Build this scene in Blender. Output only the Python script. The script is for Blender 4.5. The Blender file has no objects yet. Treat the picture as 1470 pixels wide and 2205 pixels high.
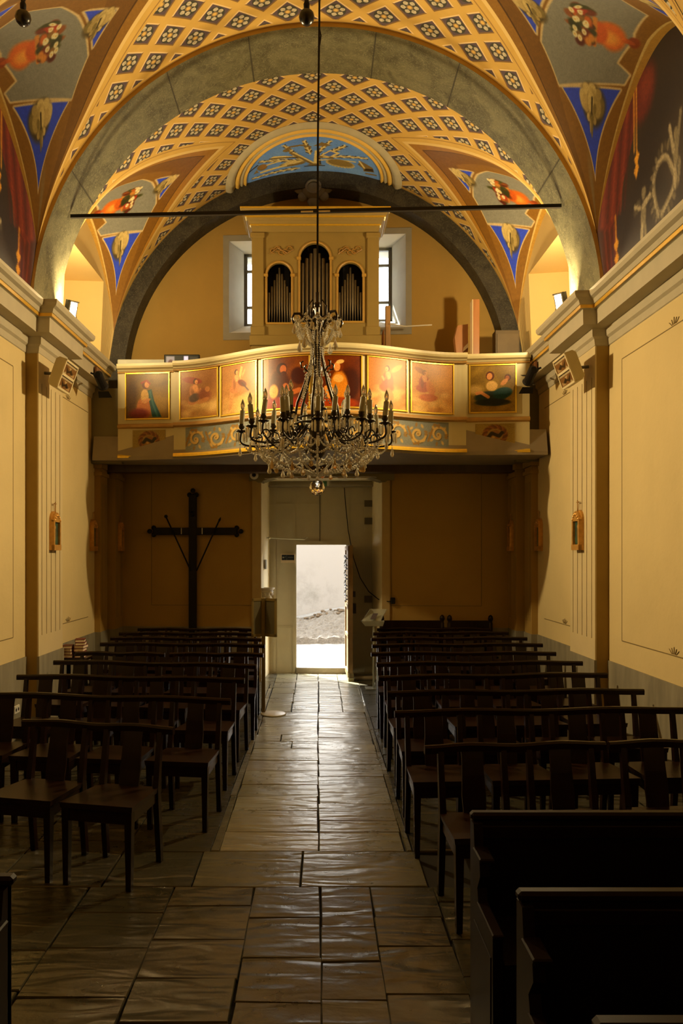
import bpy, bmesh, math, random
import numpy as np
from mathutils import Vector, Matrix
PI = math.pi
rnd = random.Random(7)
scn = bpy.context.scene
COL = scn.collection
# ------------------------------------------------------------------ geometry of the nave
XC, SK = -0.05, 0.05            # nave axis offset, slight skew of the old plan
HW, SPR = 2.95, 4.30            # half width and springing height
RV, RR = 2.92, 2.88             # vault and rib radius
D_A0, D_A1, D_B0, D_B1 = 8.06, 8.84, 11.18, 11.50   # arch front/back, back arch front, back wall
def W(n, d, z):
    return (n + XC, d - SK * n, z)
def lin(c):
    out = []
    for x in c[:3]:
        x = x / 255.0
        out.append(x / 12.92 if x <= 0.04045 else ((x + 0.055) / 1.055) ** 2.4)
    return tuple(out)
# ------------------------------------------------------------------ materials
def new_mat(name):
    m = bpy.data.materials.new(name)
    m.use_nodes = True
    nt = m.node_tree
    b = nt.nodes['Principled BSDF']
    return m, nt, b
def mat(name, col, rough=0.6, metal=0.0, vary=0.15, scale=8.0, bump=0.0, bscale=40.0, spec=None, trans=0.0, ior=1.5, emit=None, estr=0.0, stretch=None, coat=0.0):
    m, nt, b = new_mat(name)
    c = col if max(col) <= 1.0 else lin(col)
    tc = nt.nodes.new('ShaderNodeTexCoord')
    vec = tc.outputs['Object']
    if stretch:
        mp = nt.nodes.new('ShaderNodeMapping')
        mp.inputs['Scale'].default_value = stretch
        nt.links.new(vec, mp.inputs['Vector']); vec = mp.outputs['Vector']
    nz = nt.nodes.new('ShaderNodeTexNoise')
    nz.inputs['Scale'].default_value = scale
    nz.inputs['Detail'].default_value = 5.0
    nt.links.new(vec, nz.inputs['Vector'])
    mx = nt.nodes.new('ShaderNodeMix'); mx.data_type = 'RGBA'
    mx.inputs[6].default_value = (*[x * (1 - vary) for x in c], 1)
    mx.inputs[7].default_value = (*[min(1, x * (1 + vary)) for x in c], 1)
    nt.links.new(nz.outputs['Fac'], mx.inputs[0])
    nt.links.new(mx.outputs[2], b.inputs['Base Color'])
    b.inputs['Roughness'].default_value = rough
    b.inputs['Metallic'].default_value = metal
    if spec is not None: b.inputs['Specular IOR Level'].default_value = spec
    b.inputs['IOR'].default_value = ior
    if trans: b.inputs['Transmission Weight'].default_value = trans
    if coat: b.inputs['Coat Weight'].default_value = coat
    if emit:
        b.inputs['Emission Color'].default_value = (*emit, 1); b.inputs['Emission Strength'].default_value = estr
    if bump:
        n2 = nt.nodes.new('ShaderNodeTexNoise'); n2.inputs['Scale'].default_value = bscale; n2.inputs['Detail'].default_value = 4
        nt.links.new(vec, n2.inputs['Vector'])
        bp = nt.nodes.new('ShaderNodeBump'); bp.inputs['Strength'].default_value = bump; bp.inputs['Distance'].default_value = 0.02
        nt.links.new(n2.outputs['Fac'], bp.inputs['Height']); nt.links.new(bp.outputs['Normal'], b.inputs['Normal'])
    return m
def paint_mat(name, rough=0.55, metal=0.0, vary=0.18, scale=25.0, spec=0.3):
    m, nt, b = new_mat(name)
    at = nt.nodes.new('ShaderNodeAttribute'); at.attribute_name = 'Col'
    tc = nt.nodes.new('ShaderNodeTexCoord')
    nz = nt.nodes.new('ShaderNodeTexNoise'); nz.inputs['Scale'].default_value = scale; nz.inputs['Detail'].default_value = 4
    nt.links.new(tc.outputs['Object'], nz.inputs['Vector'])
    mr = nt.nodes.new('ShaderNodeMapRange'); mr.inputs['To Min'].default_value = 1 - vary; mr.inputs['To Max'].default_value = 1 + vary
    nt.links.new(nz.outputs['Fac'], mr.inputs['Value'])
    mx = nt.nodes.new('ShaderNodeMix'); mx.data_type = 'RGBA'; mx.blend_type = 'MULTIPLY'; mx.inputs[0].default_value = 1
    nt.links.new(at.outputs['Color'], mx.inputs[6]); nt.links.new(mr.outputs['Result'], mx.inputs[7])
    nt.links.new(mx.outputs[2], b.inputs['Base Color'])
    b.inputs['Roughness'].default_value = rough; b.inputs['Metallic'].default_value = metal
    b.inputs['Specular IOR Level'].default_value = spec
    return m
# ------------------------------------------------------------------ object helpers
def setp(o, label=None, cat=None, group=None, kind=None):
    if label: o['label'] = label
    if cat: o['category'] = cat
    if group: o['group'] = group
    if kind: o['kind'] = kind
    return o
def link(o, parent=None):
    COL.objects.link(o)
    if parent is not None:
        o.parent = parent
        if parent.type == 'EMPTY':
            o.matrix_parent_inverse = Matrix.Translation(-Vector(parent.location))
    return o
def thing(name, label, cat, loc=(0, 0, 0), group=None):
    o = bpy.data.objects.new(name, None)
    o.location = loc; o.empty_display_size = 0.1
    COL.objects.link(o)
    return setp(o, label, cat, group)
def mesh_obj(name, verts, faces, m, parent=None, smooth=False, nave=False, cols=None, uvs=None, attr=None, raw=False):
    """verts in world coordinates (or nave coordinates); one linked mesh object"""
    if nave: verts = [W(*v) for v in verts]
    me = bpy.data.meshes.new(name)
    me.from_pydata([tuple(v) for v in verts], [], faces)
    if m is not None: me.materials.append(m)
    if smooth: me.polygons.foreach_set('use_smooth', [True] * len(me.polygons))
    if cols is not None:
        a = me.color_attributes.new('Col', 'FLOAT_COLOR', 'POINT')
        c = np.ones((len(verts), 4), dtype=np.float32); c[:, :3] = np.asarray(cols).reshape(-1, 3)
        a.data.foreach_set('color', c.ravel())
    if uvs is not None:
        a = me.attributes.new('PUV', 'FLOAT_VECTOR', 'POINT')
        u = np.zeros((len(verts), 3), dtype=np.float32); uv = np.asarray(uvs); u[:, :uv.shape[1]] = uv
        a.data.foreach_set('vector', u.ravel())
    me.update()
    o = bpy.data.objects.new(name, me)
    if raw:
        COL.objects.link(o)
        if parent is not None: o.parent = parent
        return o
    return link(o, parent)
class MB:
    def __init__(s): s.v = []; s.f = []
    def add(s, vs, fs):
        k = len(s.v); s.v += [tuple(v) for v in vs]; s.f += [[i + k for i in f] for f in fs]; return s
    def box(s, x0, x1, y0, y1, z0, z1):
        return s.add([(x0, y0, z0), (x1, y0, z0), (x1, y1, z0), (x0, y1, z0), (x0, y0, z1), (x1, y0, z1), (x1, y1, z1), (x0, y1, z1)],
                     [(0, 3, 2, 1), (4, 5, 6, 7), (0, 1, 5, 4), (1, 2, 6, 5), (2, 3, 7, 6), (3, 0, 4, 7)])
    def hexa(s, b, t):
        """bottom quad and top quad, same winding seen from above (counter-clockwise)"""
        return s.add(list(b) + list(t), [(3, 2, 1, 0), (4, 5, 6, 7), (0, 1, 5, 4), (1, 2, 6, 5), (2, 3, 7, 6), (3, 0, 4, 7)])
    def bbox(s, x0, x1, y0, y1, z0, z1, c=0.006):
        """box with chamfered edges"""
        bm = bmesh.new(); bmesh.ops.create_cube(bm, size=1)
        for v in bm.verts:
            v.co = ((x0 + x1) / 2 + v.co.x * (x1 - x0), (y0 + y1) / 2 + v.co.y * (y1 - y0), (z0 + z1) / 2 + v.co.z * (z1 - z0))
        bmesh.ops.bevel(bm, geom=list(bm.edges), offset=c, segments=1, affect='EDGES')
        bm.verts.ensure_lookup_table()
        s.add([v.co[:] for v in bm.verts], [[v.index for v in f.verts] for f in bm.faces]); bm.free(); return s
    def prism(s, poly, axis, a, b):
        """extrude a 2D polygon along axis (0,1,2) from a to b; poly coordinates are the two other axes in order"""
        def P(p, t):
            l = [p[0], p[1]]; l.insert(axis, t); return tuple(l)
        n = len(poly)
        vs = [P(p, a) for p in poly] + [P(p, b) for p in poly]
        fs = [list(range(n))[::-1], list(range(n, 2 * n))] + [(i, (i + 1) % n, n + (i + 1) % n, n + i) for i in range(n)]
        return s.add(vs, fs)
    def tube(s, pts, r, seg=8, cap=True):
        pts = [Vector(p) for p in pts]; n = len(pts)
        rs = r if isinstance(r, (list, tuple)) else [r] * n
        k = len(s.v); prev = None
        for i, p in enumerate(pts):
            d = (pts[min(i + 1, n - 1)] - pts[max(i - 1, 0)])
            if d.length < 1e-9: d = Vector((0, 0, 1))
            d.normalize()
            if prev is None:
                a = Vector((0, 0, 1)) if abs(d.z) < 0.9 else Vector((1, 0, 0))
                u = d.cross(a).normalized()
            else:
                u = prev - d * prev.dot(d)
                u = u.normalized() if u.length > 1e-6 else d.orthogonal().normalized()
            prev = u; w = d.cross(u)
            for j in range(seg):
                t = 2 * PI * j / seg
                s.v.append(tuple(p + (u * math.cos(t) + w * math.sin(t)) * rs[i]))
        for i in range(n - 1):
            for j in range(seg):
                a = k + i * seg + j; b = k + i * seg + (j + 1) % seg
                s.f.append([a, b, b + seg, a + seg])
        if cap:
            s.f.append([k + j for j in range(seg)][::-1]); s.f.append([k + (n - 1) * seg + j for j in range(seg)])
        return s
    def lathe(s, prof, c=(0, 0, 0), seg=16, axis=2):
        k = len(s.v); n = len(prof)
        for r, h in prof:
            for j in range(seg):
                t = 2 * PI * j / seg
                p = [r * math.cos(t), r * math.sin(t)]; p.insert(axis, h)
                s.v.append((c[0] + p[0], c[1] + p[1], c[2] + p[2]))
        for i in range(n - 1):
            for j in range(seg):
                a = k + i * seg + j; b = k + i * seg + (j + 1) % seg
                s.f.append([a, b, b + seg, a + seg])
        s.f.append([k + j for j in range(seg)][::-1]); s.f.append([k + (n - 1) * seg + j for j in range(seg)])
        return s
    def ball(s, c, r, seg=8, rings=5, sz=1.0):
        pr = [(max(1e-4, r * math.sin(PI * i / rings)), -r * sz * math.cos(PI * i / rings)) for i in range(rings + 1)]
        return s.lathe(pr, c, seg)
    def octa(s, c, r, sz=1.0):
        x, y, z = c
        return s.add([(x + r, y, z), (x, y + r, z), (x - r, y, z), (x, y - r, z), (x, y, z + r * sz), (x, y, z - r * sz)],
                     [(0, 1, 4), (1, 2, 4), (2, 3, 4), (3, 0, 4), (1, 0, 5), (2, 1, 5), (3, 2, 5), (0, 3, 5)])
    def sweep(s, prof, path, closed_prof=True):
        """prof: list of (a,b); path: function list giving for each station a map (a,b)->point"""
        k = len(s.v); n = len(prof)
        for mp in path:
            for a, b in prof: s.v.append(tuple(mp(a, b)))
        m = n if closed_prof else n - 1
        for i in range(len(path) - 1):
            for j in range(m):
                a = k + i * n + j; b = k + i * n + (j + 1) % n
                s.f.append([a, b, b + n, a + n])
        if closed_prof:
            s.f.append([k + j for j in range(n)][::-1]); s.f.append([k + (len(path) - 1) * n + j for j in range(n)])
        return s
    def obj(s, name, m, parent=None, smooth=False, nave=False, raw=False):
        o = mesh_obj(name, s.v, s.f, m, parent, smooth, nave, raw=raw)
        bm = bmesh.new(); bm.from_mesh(o.data); bmesh.ops.recalc_face_normals(bm, faces=bm.faces); bm.to_mesh(o.data); bm.free()
        return o
def grid(name, nx, ny, fn, m, parent=None, nave=True, cols=None, uvs=None, smooth=True, flip=False):
    vs = [fn(i / nx, j / ny) for j in range(ny + 1) for i in range(nx + 1)]
    fs = []
    for j in range(ny):
        for i in range(nx):
            a = j * (nx + 1) + i
            q = (a, a + 1, a + nx + 2, a + nx + 1)
            fs.append(q[::-1] if flip else q)
    return mesh_obj(name, vs, fs, m, parent, smooth, nave, cols, uvs)
def struct(o, label=None):
    o['kind'] = 'structure'
    if label: o['label'] = label
    return o
# ------------------------------------------------------------------ soft painting on a grid of vertices
def srgb2lin(c):
    return np.array(lin(c))
class Paint:
    def __init__(s, nx, ny, base, aspect=1.0, seed=1):
        s.nx, s.ny = nx, ny
        x = np.linspace(0, 1, nx + 1); y = np.linspace(0, 1, ny + 1)
        s.X, s.Y = np.meshgrid(x, y)
        s.asp = aspect
        s.c = np.tile(np.array(base, float), (ny + 1, nx + 1, 1))
        s.rng = np.random.RandomState(seed)
    def aa(s): return 1.1 * max((s.X[0, -1] - s.X[0, 0]) / s.nx * s.asp, 1.0 / s.ny)
    def mix(s, a, col):
        a = np.clip(a, 0, 1)[..., None]; s.c = s.c * (1 - a) + np.array(col, float) * a; return s
    def blob(s, cx, cy, rx, ry, col, rot=0, alpha=1.0, soft=0.35):
        dx = (s.X - cx) * s.asp; dy = s.Y - cy
        c, n = math.cos(rot), math.sin(rot)
        u = (dx * c + dy * n) / rx; v = (-dx * n + dy * c) / ry
        r = np.sqrt(u * u + v * v)
        return s.mix(alpha * np.clip((1 - r) / max(soft, 1e-3) + 0.5, 0, 1), col)
    def poly(s, pts, col, alpha=1.0):
        ins = np.zeros_like(s.X, bool); n = len(pts); dist = np.full_like(s.X, 9.0)
        for i in range(n):
            x0, y0 = pts[i]; x1, y1 = pts[(i + 1) % n]
            ax, bx = x0 * s.asp, x1 * s.asp; qx, qy = s.X * s.asp - ax, s.Y - y0
            L = (bx - ax) ** 2 + (y1 - y0) ** 2 + 1e-12
            t = np.clip((qx * (bx - ax) + qy * (y1 - y0)) / L, 0, 1)
            dist = np.minimum(dist, np.hypot(qx - t * (bx - ax), qy - t * (y1 - y0)))
            if y0 == y1: continue
            cond = (s.Y >= min(y0, y1)) & (s.Y < max(y0, y1))
            xi = x0 + (s.Y - y0) * (x1 - x0) / (y1 - y0)
            ins ^= cond & (s.X < xi)
        aa = s.aa()
        return s.mix(np.clip(.5 + np.where(ins, dist, -dist) / aa, 0, 1) * alpha, col)
    def line(s, pts, w, col, alpha=1.0):
        d = np.full_like(s.X, 9.0)
        for (x0, y0), (x1, y1) in zip(pts[:-1], pts[1:]):
            ax, ay, bx, by = x0 * s.asp, y0, x1 * s.asp, y1
            px, py = s.X * s.asp - ax, s.Y - ay
            L = (bx - ax) ** 2 + (by - ay) ** 2 + 1e-12
            t = np.clip((px * (bx - ax) + py * (by - ay)) / L, 0, 1)
            d = np.minimum(d, np.hypot(px - t * (bx - ax), py - t * (by - ay)))
        return s.mix(alpha * np.clip(.5 + (w - d) / max(.35 * w, s.aa()), 0, 1), col)
    def cloudy(s, cols, y0, y1, n=40, r=0.12, alpha=0.5):
        for _ in range(n):
            s.blob(s.rng.rand(), y0 + (y1 - y0) * s.rng.rand(), r * (.5 + s.rng.rand()), r * (.3 + .5 * s.rng.rand()), cols[s.rng.randint(len(cols))], s.rng.rand() * .6, alpha, 1.0)
        return s
    def grain(s, a=0.06):
        s.c *= 1 + a * (s.rng.rand(*s.X.shape)[..., None] - .5) * 2; return s
    def out(s):
        c = np.clip(s.c, 0, 255) / 255.0
        return np.where(c <= 0.04045, c / 12.92, ((c + 0.055) / 1.055) ** 2.4).reshape(-1, 3)
SKY, SUN, EXPO = 12.0, 42.0, 0.0
LAMP_W, SPILL_W, YAW, TILT, LAMP_COL = 350.0, 64.0, 47, 22, (1.0, .74, .37)
# ------------------------------------------------------------------ vault geometry
BAY = {1: (5.70, 8.06), 2: (8.84, 11.18)}
def V(ang, d, r=RV):
    a = math.radians(ang)
    return (r * math.cos(a), d, SPR + r * math.sin(a))
def groin(x):
    x = abs(x)
    return 66 - 34 * x - 18 * x ** 8
def sevW(x):
    k = max(0.0, 1 - x * x)
    return 2.833 + 0.10 * k, 5.006 + 1.15 * k ** 0.75
def sev(side, bay, x, s):
    d0, d1 = BAY[bay]; d = (d0 + d1) / 2 + x * (d1 - d0) / 2
    wn, wz = sevW(x); g = V(groin(x), d)
    n = wn + (g[0] - wn) * s; z = wz + (g[2] - wz) * s
    return (side * n, d, z)
def px(p):
    X, Y, Z = W(*p)
    return (682 + 1715 * X / Y, 1192 - 1715 * (Z - 1.85) / Y)
# ------------------------------------------------------------------ materials of the shell
M = {}
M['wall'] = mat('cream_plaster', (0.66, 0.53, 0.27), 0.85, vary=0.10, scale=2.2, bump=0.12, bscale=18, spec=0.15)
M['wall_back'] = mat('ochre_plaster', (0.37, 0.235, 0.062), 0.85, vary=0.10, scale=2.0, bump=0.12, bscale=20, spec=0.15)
M['niche'] = mat('yellow_plaster', (0.70, 0.52, 0.22), 0.85, vary=0.06, scale=3, bump=0.1, bscale=14, spec=0.15)
M['trim'] = mat('stone_grey_moulding', (0.48, 0.43, 0.31), 0.7, vary=0.12, scale=6, spec=0.25)
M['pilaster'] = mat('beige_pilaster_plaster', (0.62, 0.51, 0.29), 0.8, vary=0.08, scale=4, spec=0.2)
M['brown_side'] = mat('brown_return', (0.36, 0.24, 0.07), 0.8, vary=0.15, scale=5, spec=0.15)  # pilaster core, darker and browner than its face
M['gold'] = mat('gilding', (0.85, 0.52, 0.07), 0.38, metal=0.55, vary=0.15, scale=20)
M['line'] = mat('olive_painted_line', (0.20, 0.14, 0.05), 0.9, vary=0.2)
M['dado'] = mat('grey_veined_dado', (0.25, 0.225, 0.16), 0.75, vary=0.45, scale=9, stretch=(1, 1, 0.25), spec=0.2)
M['vault_plain'] = mat('ochre_vault_plaster', (0.58, 0.39, 0.13), 0.8, vary=0.12, scale=3, spec=0.15)
M['shell'] = mat('outer_masonry', (0.3, 0.28, 0.25), 0.9)
M['olive_wood'] = mat('olive_painted_wood', (0.20, 0.17, 0.085), 0.6, vary=0.12, scale=6, spec=0.25)
M['dark_wood'] = mat('dark_stained_wood', (0.045, 0.022, 0.010), 0.38, vary=0.5, scale=14, stretch=(1, 1, 0.15), spec=0.5)
M['white_plaster'] = mat('white_reveal_plaster', (0.72, 0.69, 0.60), 0.85, vary=0.10, scale=5, bump=0.15, bscale=12)
M['band'] = mat('grey_window_band', (0.27, 0.25, 0.20), 0.8, vary=0.15, scale=6)
M['door_paint'] = mat('grey_green_door_paint', (0.50, 0.46, 0.33), 0.5, vary=0.10, scale=7, spec=0.3)
M['stone'] = mat('threshold_stone', (0.33, 0.29, 0.22), 0.7, vary=0.25, scale=10, bump=0.2)
M['iron'] = mat('black_iron', (0.02, 0.018, 0.015), 0.5, metal=0.6)
M['black'] = mat('matt_black_paint', (0.008, 0.007, 0.006), 0.65, spec=.25)
def marble(name, base, vein, dark, rough):
    m, nt, b = new_mat(name)
    tc = nt.nodes.new('ShaderNodeTexCoord')
    n1 = nt.nodes.new('ShaderNodeTexNoise'); n1.inputs['Scale'].default_value = 3.2; n1.inputs['Detail'].default_value = 8; n1.inputs['Distortion'].default_value = 1.4
    n2 = nt.nodes.new('ShaderNodeTexNoise'); n2.inputs['Scale'].default_value = 11; n2.inputs['Detail'].default_value = 6; n2.inputs['Distortion'].default_value = 3.0
    for n in (n1, n2): nt.links.new(tc.outputs['Object'], n.inputs['Vector'])
    r1 = nt.nodes.new('ShaderNodeValToRGB'); r1.color_ramp.elements[0].position = .32; r1.color_ramp.elements[1].position = .68
    r1.color_ramp.elements[0].color = (*dark, 1); r1.color_ramp.elements[1].color = (*base, 1)
    nt.links.new(n1.outputs['Fac'], r1.inputs['Fac'])
    r2 = nt.nodes.new('ShaderNodeValToRGB')
    e = r2.color_ramp.elements; e[0].position = .47; e[0].color = (0, 0, 0, 1); e[1].position = .5; e[1].color = (.7, .7, .7, 1)
    x = e.new(.53); x.color = (0, 0, 0, 1)
    nt.links.new(n2.outputs['Fac'], r2.inputs['Fac'])
    mx = nt.nodes.new('ShaderNodeMix'); mx.data_type = 'RGBA'
    nt.links.new(r2.outputs['Color'], mx.inputs[0]); nt.links.new(r1.outputs['Color'], mx.inputs[6]); mx.inputs[7].default_value = (*vein, 1)
    nt.links.new(mx.outputs[2], b.inputs['Base Color']); b.inputs['Roughness'].default_value = rough
    b.inputs['Specular IOR Level'].default_value = 0.3
    return m
M['marble'] = marble('painted_green_grey_marble', (0.16, 0.15, 0.085), (0.28, 0.26, 0.16), (0.075, 0.07, 0.04), 0.6)
M['marble_shaded'] = marble('painted_shaded_marble', (0.05, 0.045, 0.032), (0.11, 0.10, 0.07), (0.018, 0.016, 0.012), 0.6)  # darker copy of the marble; the arch's shade is put into its colour
M['joint'] = mat('painted_marble_joint', (0.05, 0.045, 0.03), 0.8)
# ------------------------------------------------------------------ coffered vault paint
class Nd:
    def __init__(s, nt): s.nt = nt
    def m(s, op, a, b=None, c=None):
        n = s.nt.nodes.new('ShaderNodeMath'); n.operation = op
        for i, v in enumerate((a, b, c)):
            if v is None: continue
            if isinstance(v, (int, float)): n.inputs[i].default_value = v
            else: s.nt.links.new(v, n.inputs[i])
        return n.outputs[0]
    def mix(s, f, a, b):
        n = s.nt.nodes.new('ShaderNodeMix'); n.data_type = 'RGBA'
        for i, v in ((0, f), (6, a), (7, b)):
            if isinstance(v, tuple): n.inputs[i].default_value = (*v[:3], 1)
            elif isinstance(v, (int, float)): n.inputs[i].default_value = v
            else: s.nt.links.new(v, n.inputs[i])
        return n.outputs[2]
def coffer_mat():
    m, nt, b = new_mat('painted_coffers')
    N = Nd(nt)
    at = nt.nodes.new('ShaderNodeAttribute'); at.attribute_name = 'PUV'
    sp = nt.nodes.new('ShaderNodeSeparateXYZ'); nt.links.new(at.outputs['Vector'], sp.inputs[0])
    u, v, e = sp.outputs[0], sp.outputs[1], sp.outputs[2]
    a = N.m('DIVIDE', u, 0.477); c = N.m('DIVIDE', v, 0.430)
    p = N.m('SUBTRACT', N.m('ADD', a, c), 0.30); q = N.m('ADD', N.m('SUBTRACT', a, c), 0.30)
    fp = N.m('SUBTRACT', N.m('FRACT', p), 0.5); fq = N.m('SUBTRACT', N.m('FRACT', q), 0.5)
    ap, aq = N.m('ABSOLUTE', fp), N.m('ABSOLUTE', fq)
    mm = N.m('MAXIMUM', ap, aq)
    r = N.m('SQRT', N.m('ADD', N.m('MULTIPLY', fp, fp), N.m('MULTIPLY', fq, fq)))
    th = N.m('ARCTAN2', fq, fp)
    ochre = (0.60, 0.40, 0.125); light = (0.78, 0.58, 0.30); dark = (0.16, 0.09, 0.03)
    purple = (0.105, 0.075, 0.095); green = (0.055, 0.055, 0.04); white = (0.62, 0.55, 0.40); gold = (0.70, 0.45, 0.12)
    nz = nt.nodes.new('ShaderNodeTexNoise'); nz.inputs['Scale'].default_value = 5; nz.inputs['Detail'].default_value = 5
    nt.links.new(at.outputs['Vector'], nz.inputs['Vector'])
    och = N.mix(nz.outputs['Fac'], (0.52, 0.32, 0.07), (0.72, 0.47, 0.13))
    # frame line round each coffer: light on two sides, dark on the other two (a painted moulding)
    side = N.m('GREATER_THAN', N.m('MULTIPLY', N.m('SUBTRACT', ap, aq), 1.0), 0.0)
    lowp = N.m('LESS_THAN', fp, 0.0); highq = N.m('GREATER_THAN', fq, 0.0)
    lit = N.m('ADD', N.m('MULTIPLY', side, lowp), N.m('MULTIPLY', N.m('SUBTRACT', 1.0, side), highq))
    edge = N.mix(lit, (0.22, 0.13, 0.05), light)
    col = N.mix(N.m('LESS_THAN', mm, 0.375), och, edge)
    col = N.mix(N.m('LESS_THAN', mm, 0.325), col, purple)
    # rosette
    pet = N.m('ABSOLUTE', N.m('COSINE', N.m('MULTIPLY', th, 3.0)))
    col = N.mix(N.m('LESS_THAN', r, 0.30), col, green)
    inp = N.m('MULTIPLY', N.m('GREATER_THAN', N.m('SUBTRACT', pet, N.m('MULTIPLY', N.m('ABSOLUTE', N.m('SUBTRACT', r, .19)), 9.0)), .22), N.m('GREATER_THAN', r, 0.12))
    petcol = N.mix(N.m('FRACT', N.m('MULTIPLY', N.m('ADD', r, nz.outputs['Fac']), 7.0)), white, (0.40, 0.36, 0.26))
    col = N.mix(inp, col, petcol)
    col = N.mix(N.m('LESS_THAN', r, 0.10), col, (0.30, 0.20, 0.09))
    col = N.mix(N.m('LESS_THAN', r, 0.06), col, gold)
    # plain border band along the groins and bay ends
    col = N.mix(N.m('LESS_THAN', e, 0.155), col, och)
    col = N.mix(N.m('MULTIPLY', N.m('LESS_THAN', e, 0.125), N.m('GREATER_THAN', e, 0.112)), col, (0.34, 0.20, 0.06))
    col = N.mix(N.m('LESS_THAN', e, 0.045), col, (0.72, 0.52, 0.20))
    nt.links.new(col, b.inputs['Base Color'])
    b.inputs['Roughness'].default_value = 0.75; b.inputs['Specular IOR Level'].default_value = 0.2
    return m
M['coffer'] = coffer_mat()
M['paint'] = paint_mat('fresco_paint')
M['oil'] = paint_mat('oil_painting', rough=0.36, vary=0.12, scale=60, spec=0.28)
# ------------------------------------------------------------------ vault meshes
ceiling = None
def bay_vault(bay):
    d0, d1 = BAY[bay]; ni, nj = 90, 90
    vs, uv, fs = [], [], []
    for i in range(ni + 1):
        t = i / ni; x = -math.cos(PI * t); d = (d0 + d1) / 2 + x * (d1 - d0) / 2
        g = groin(x)
        for j in range(nj + 1):
            k = j / nj; ang = g + (180 - 2 * g) * k
            vs.append(V(ang, d))
            e = min(ang - g, 180 - g - ang) * PI / 180 * RV * 0.54
            uv.append(((90 - ang) * PI / 180 * RV, d, min(e, (1 - abs(x)) * (d1 - d0) / 2 + 0.10)))
    for i in range(ni):
        for j in range(nj):
            a = i * (nj + 1) + j; fs.append((a, a + nj + 1, a + nj + 2, a + 1))
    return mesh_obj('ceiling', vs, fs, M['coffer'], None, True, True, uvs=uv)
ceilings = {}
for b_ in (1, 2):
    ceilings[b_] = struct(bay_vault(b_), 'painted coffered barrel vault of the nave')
# plain vault further towards the altar, behind the camera
o = grid('ceiling', 40, 1, lambda a, t: V(180 * a, -4 + 9.0 * t, RV), M['vault_plain']); struct(o, 'plain vault over the choir')
# vault strip over the two arches (hidden behind the ribs but closes the shell)
for d0, d1 in ((5.0, 5.70), (8.06, 8.84), (11.18, 11.55)):
    o = grid('ceiling', 48, 1, lambda a, t, d0=d0, d1=d1: V(180 * a, d0 + (d1 - d0) * t, RV + 0.005), M['vault_plain']); struct(o)
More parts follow.
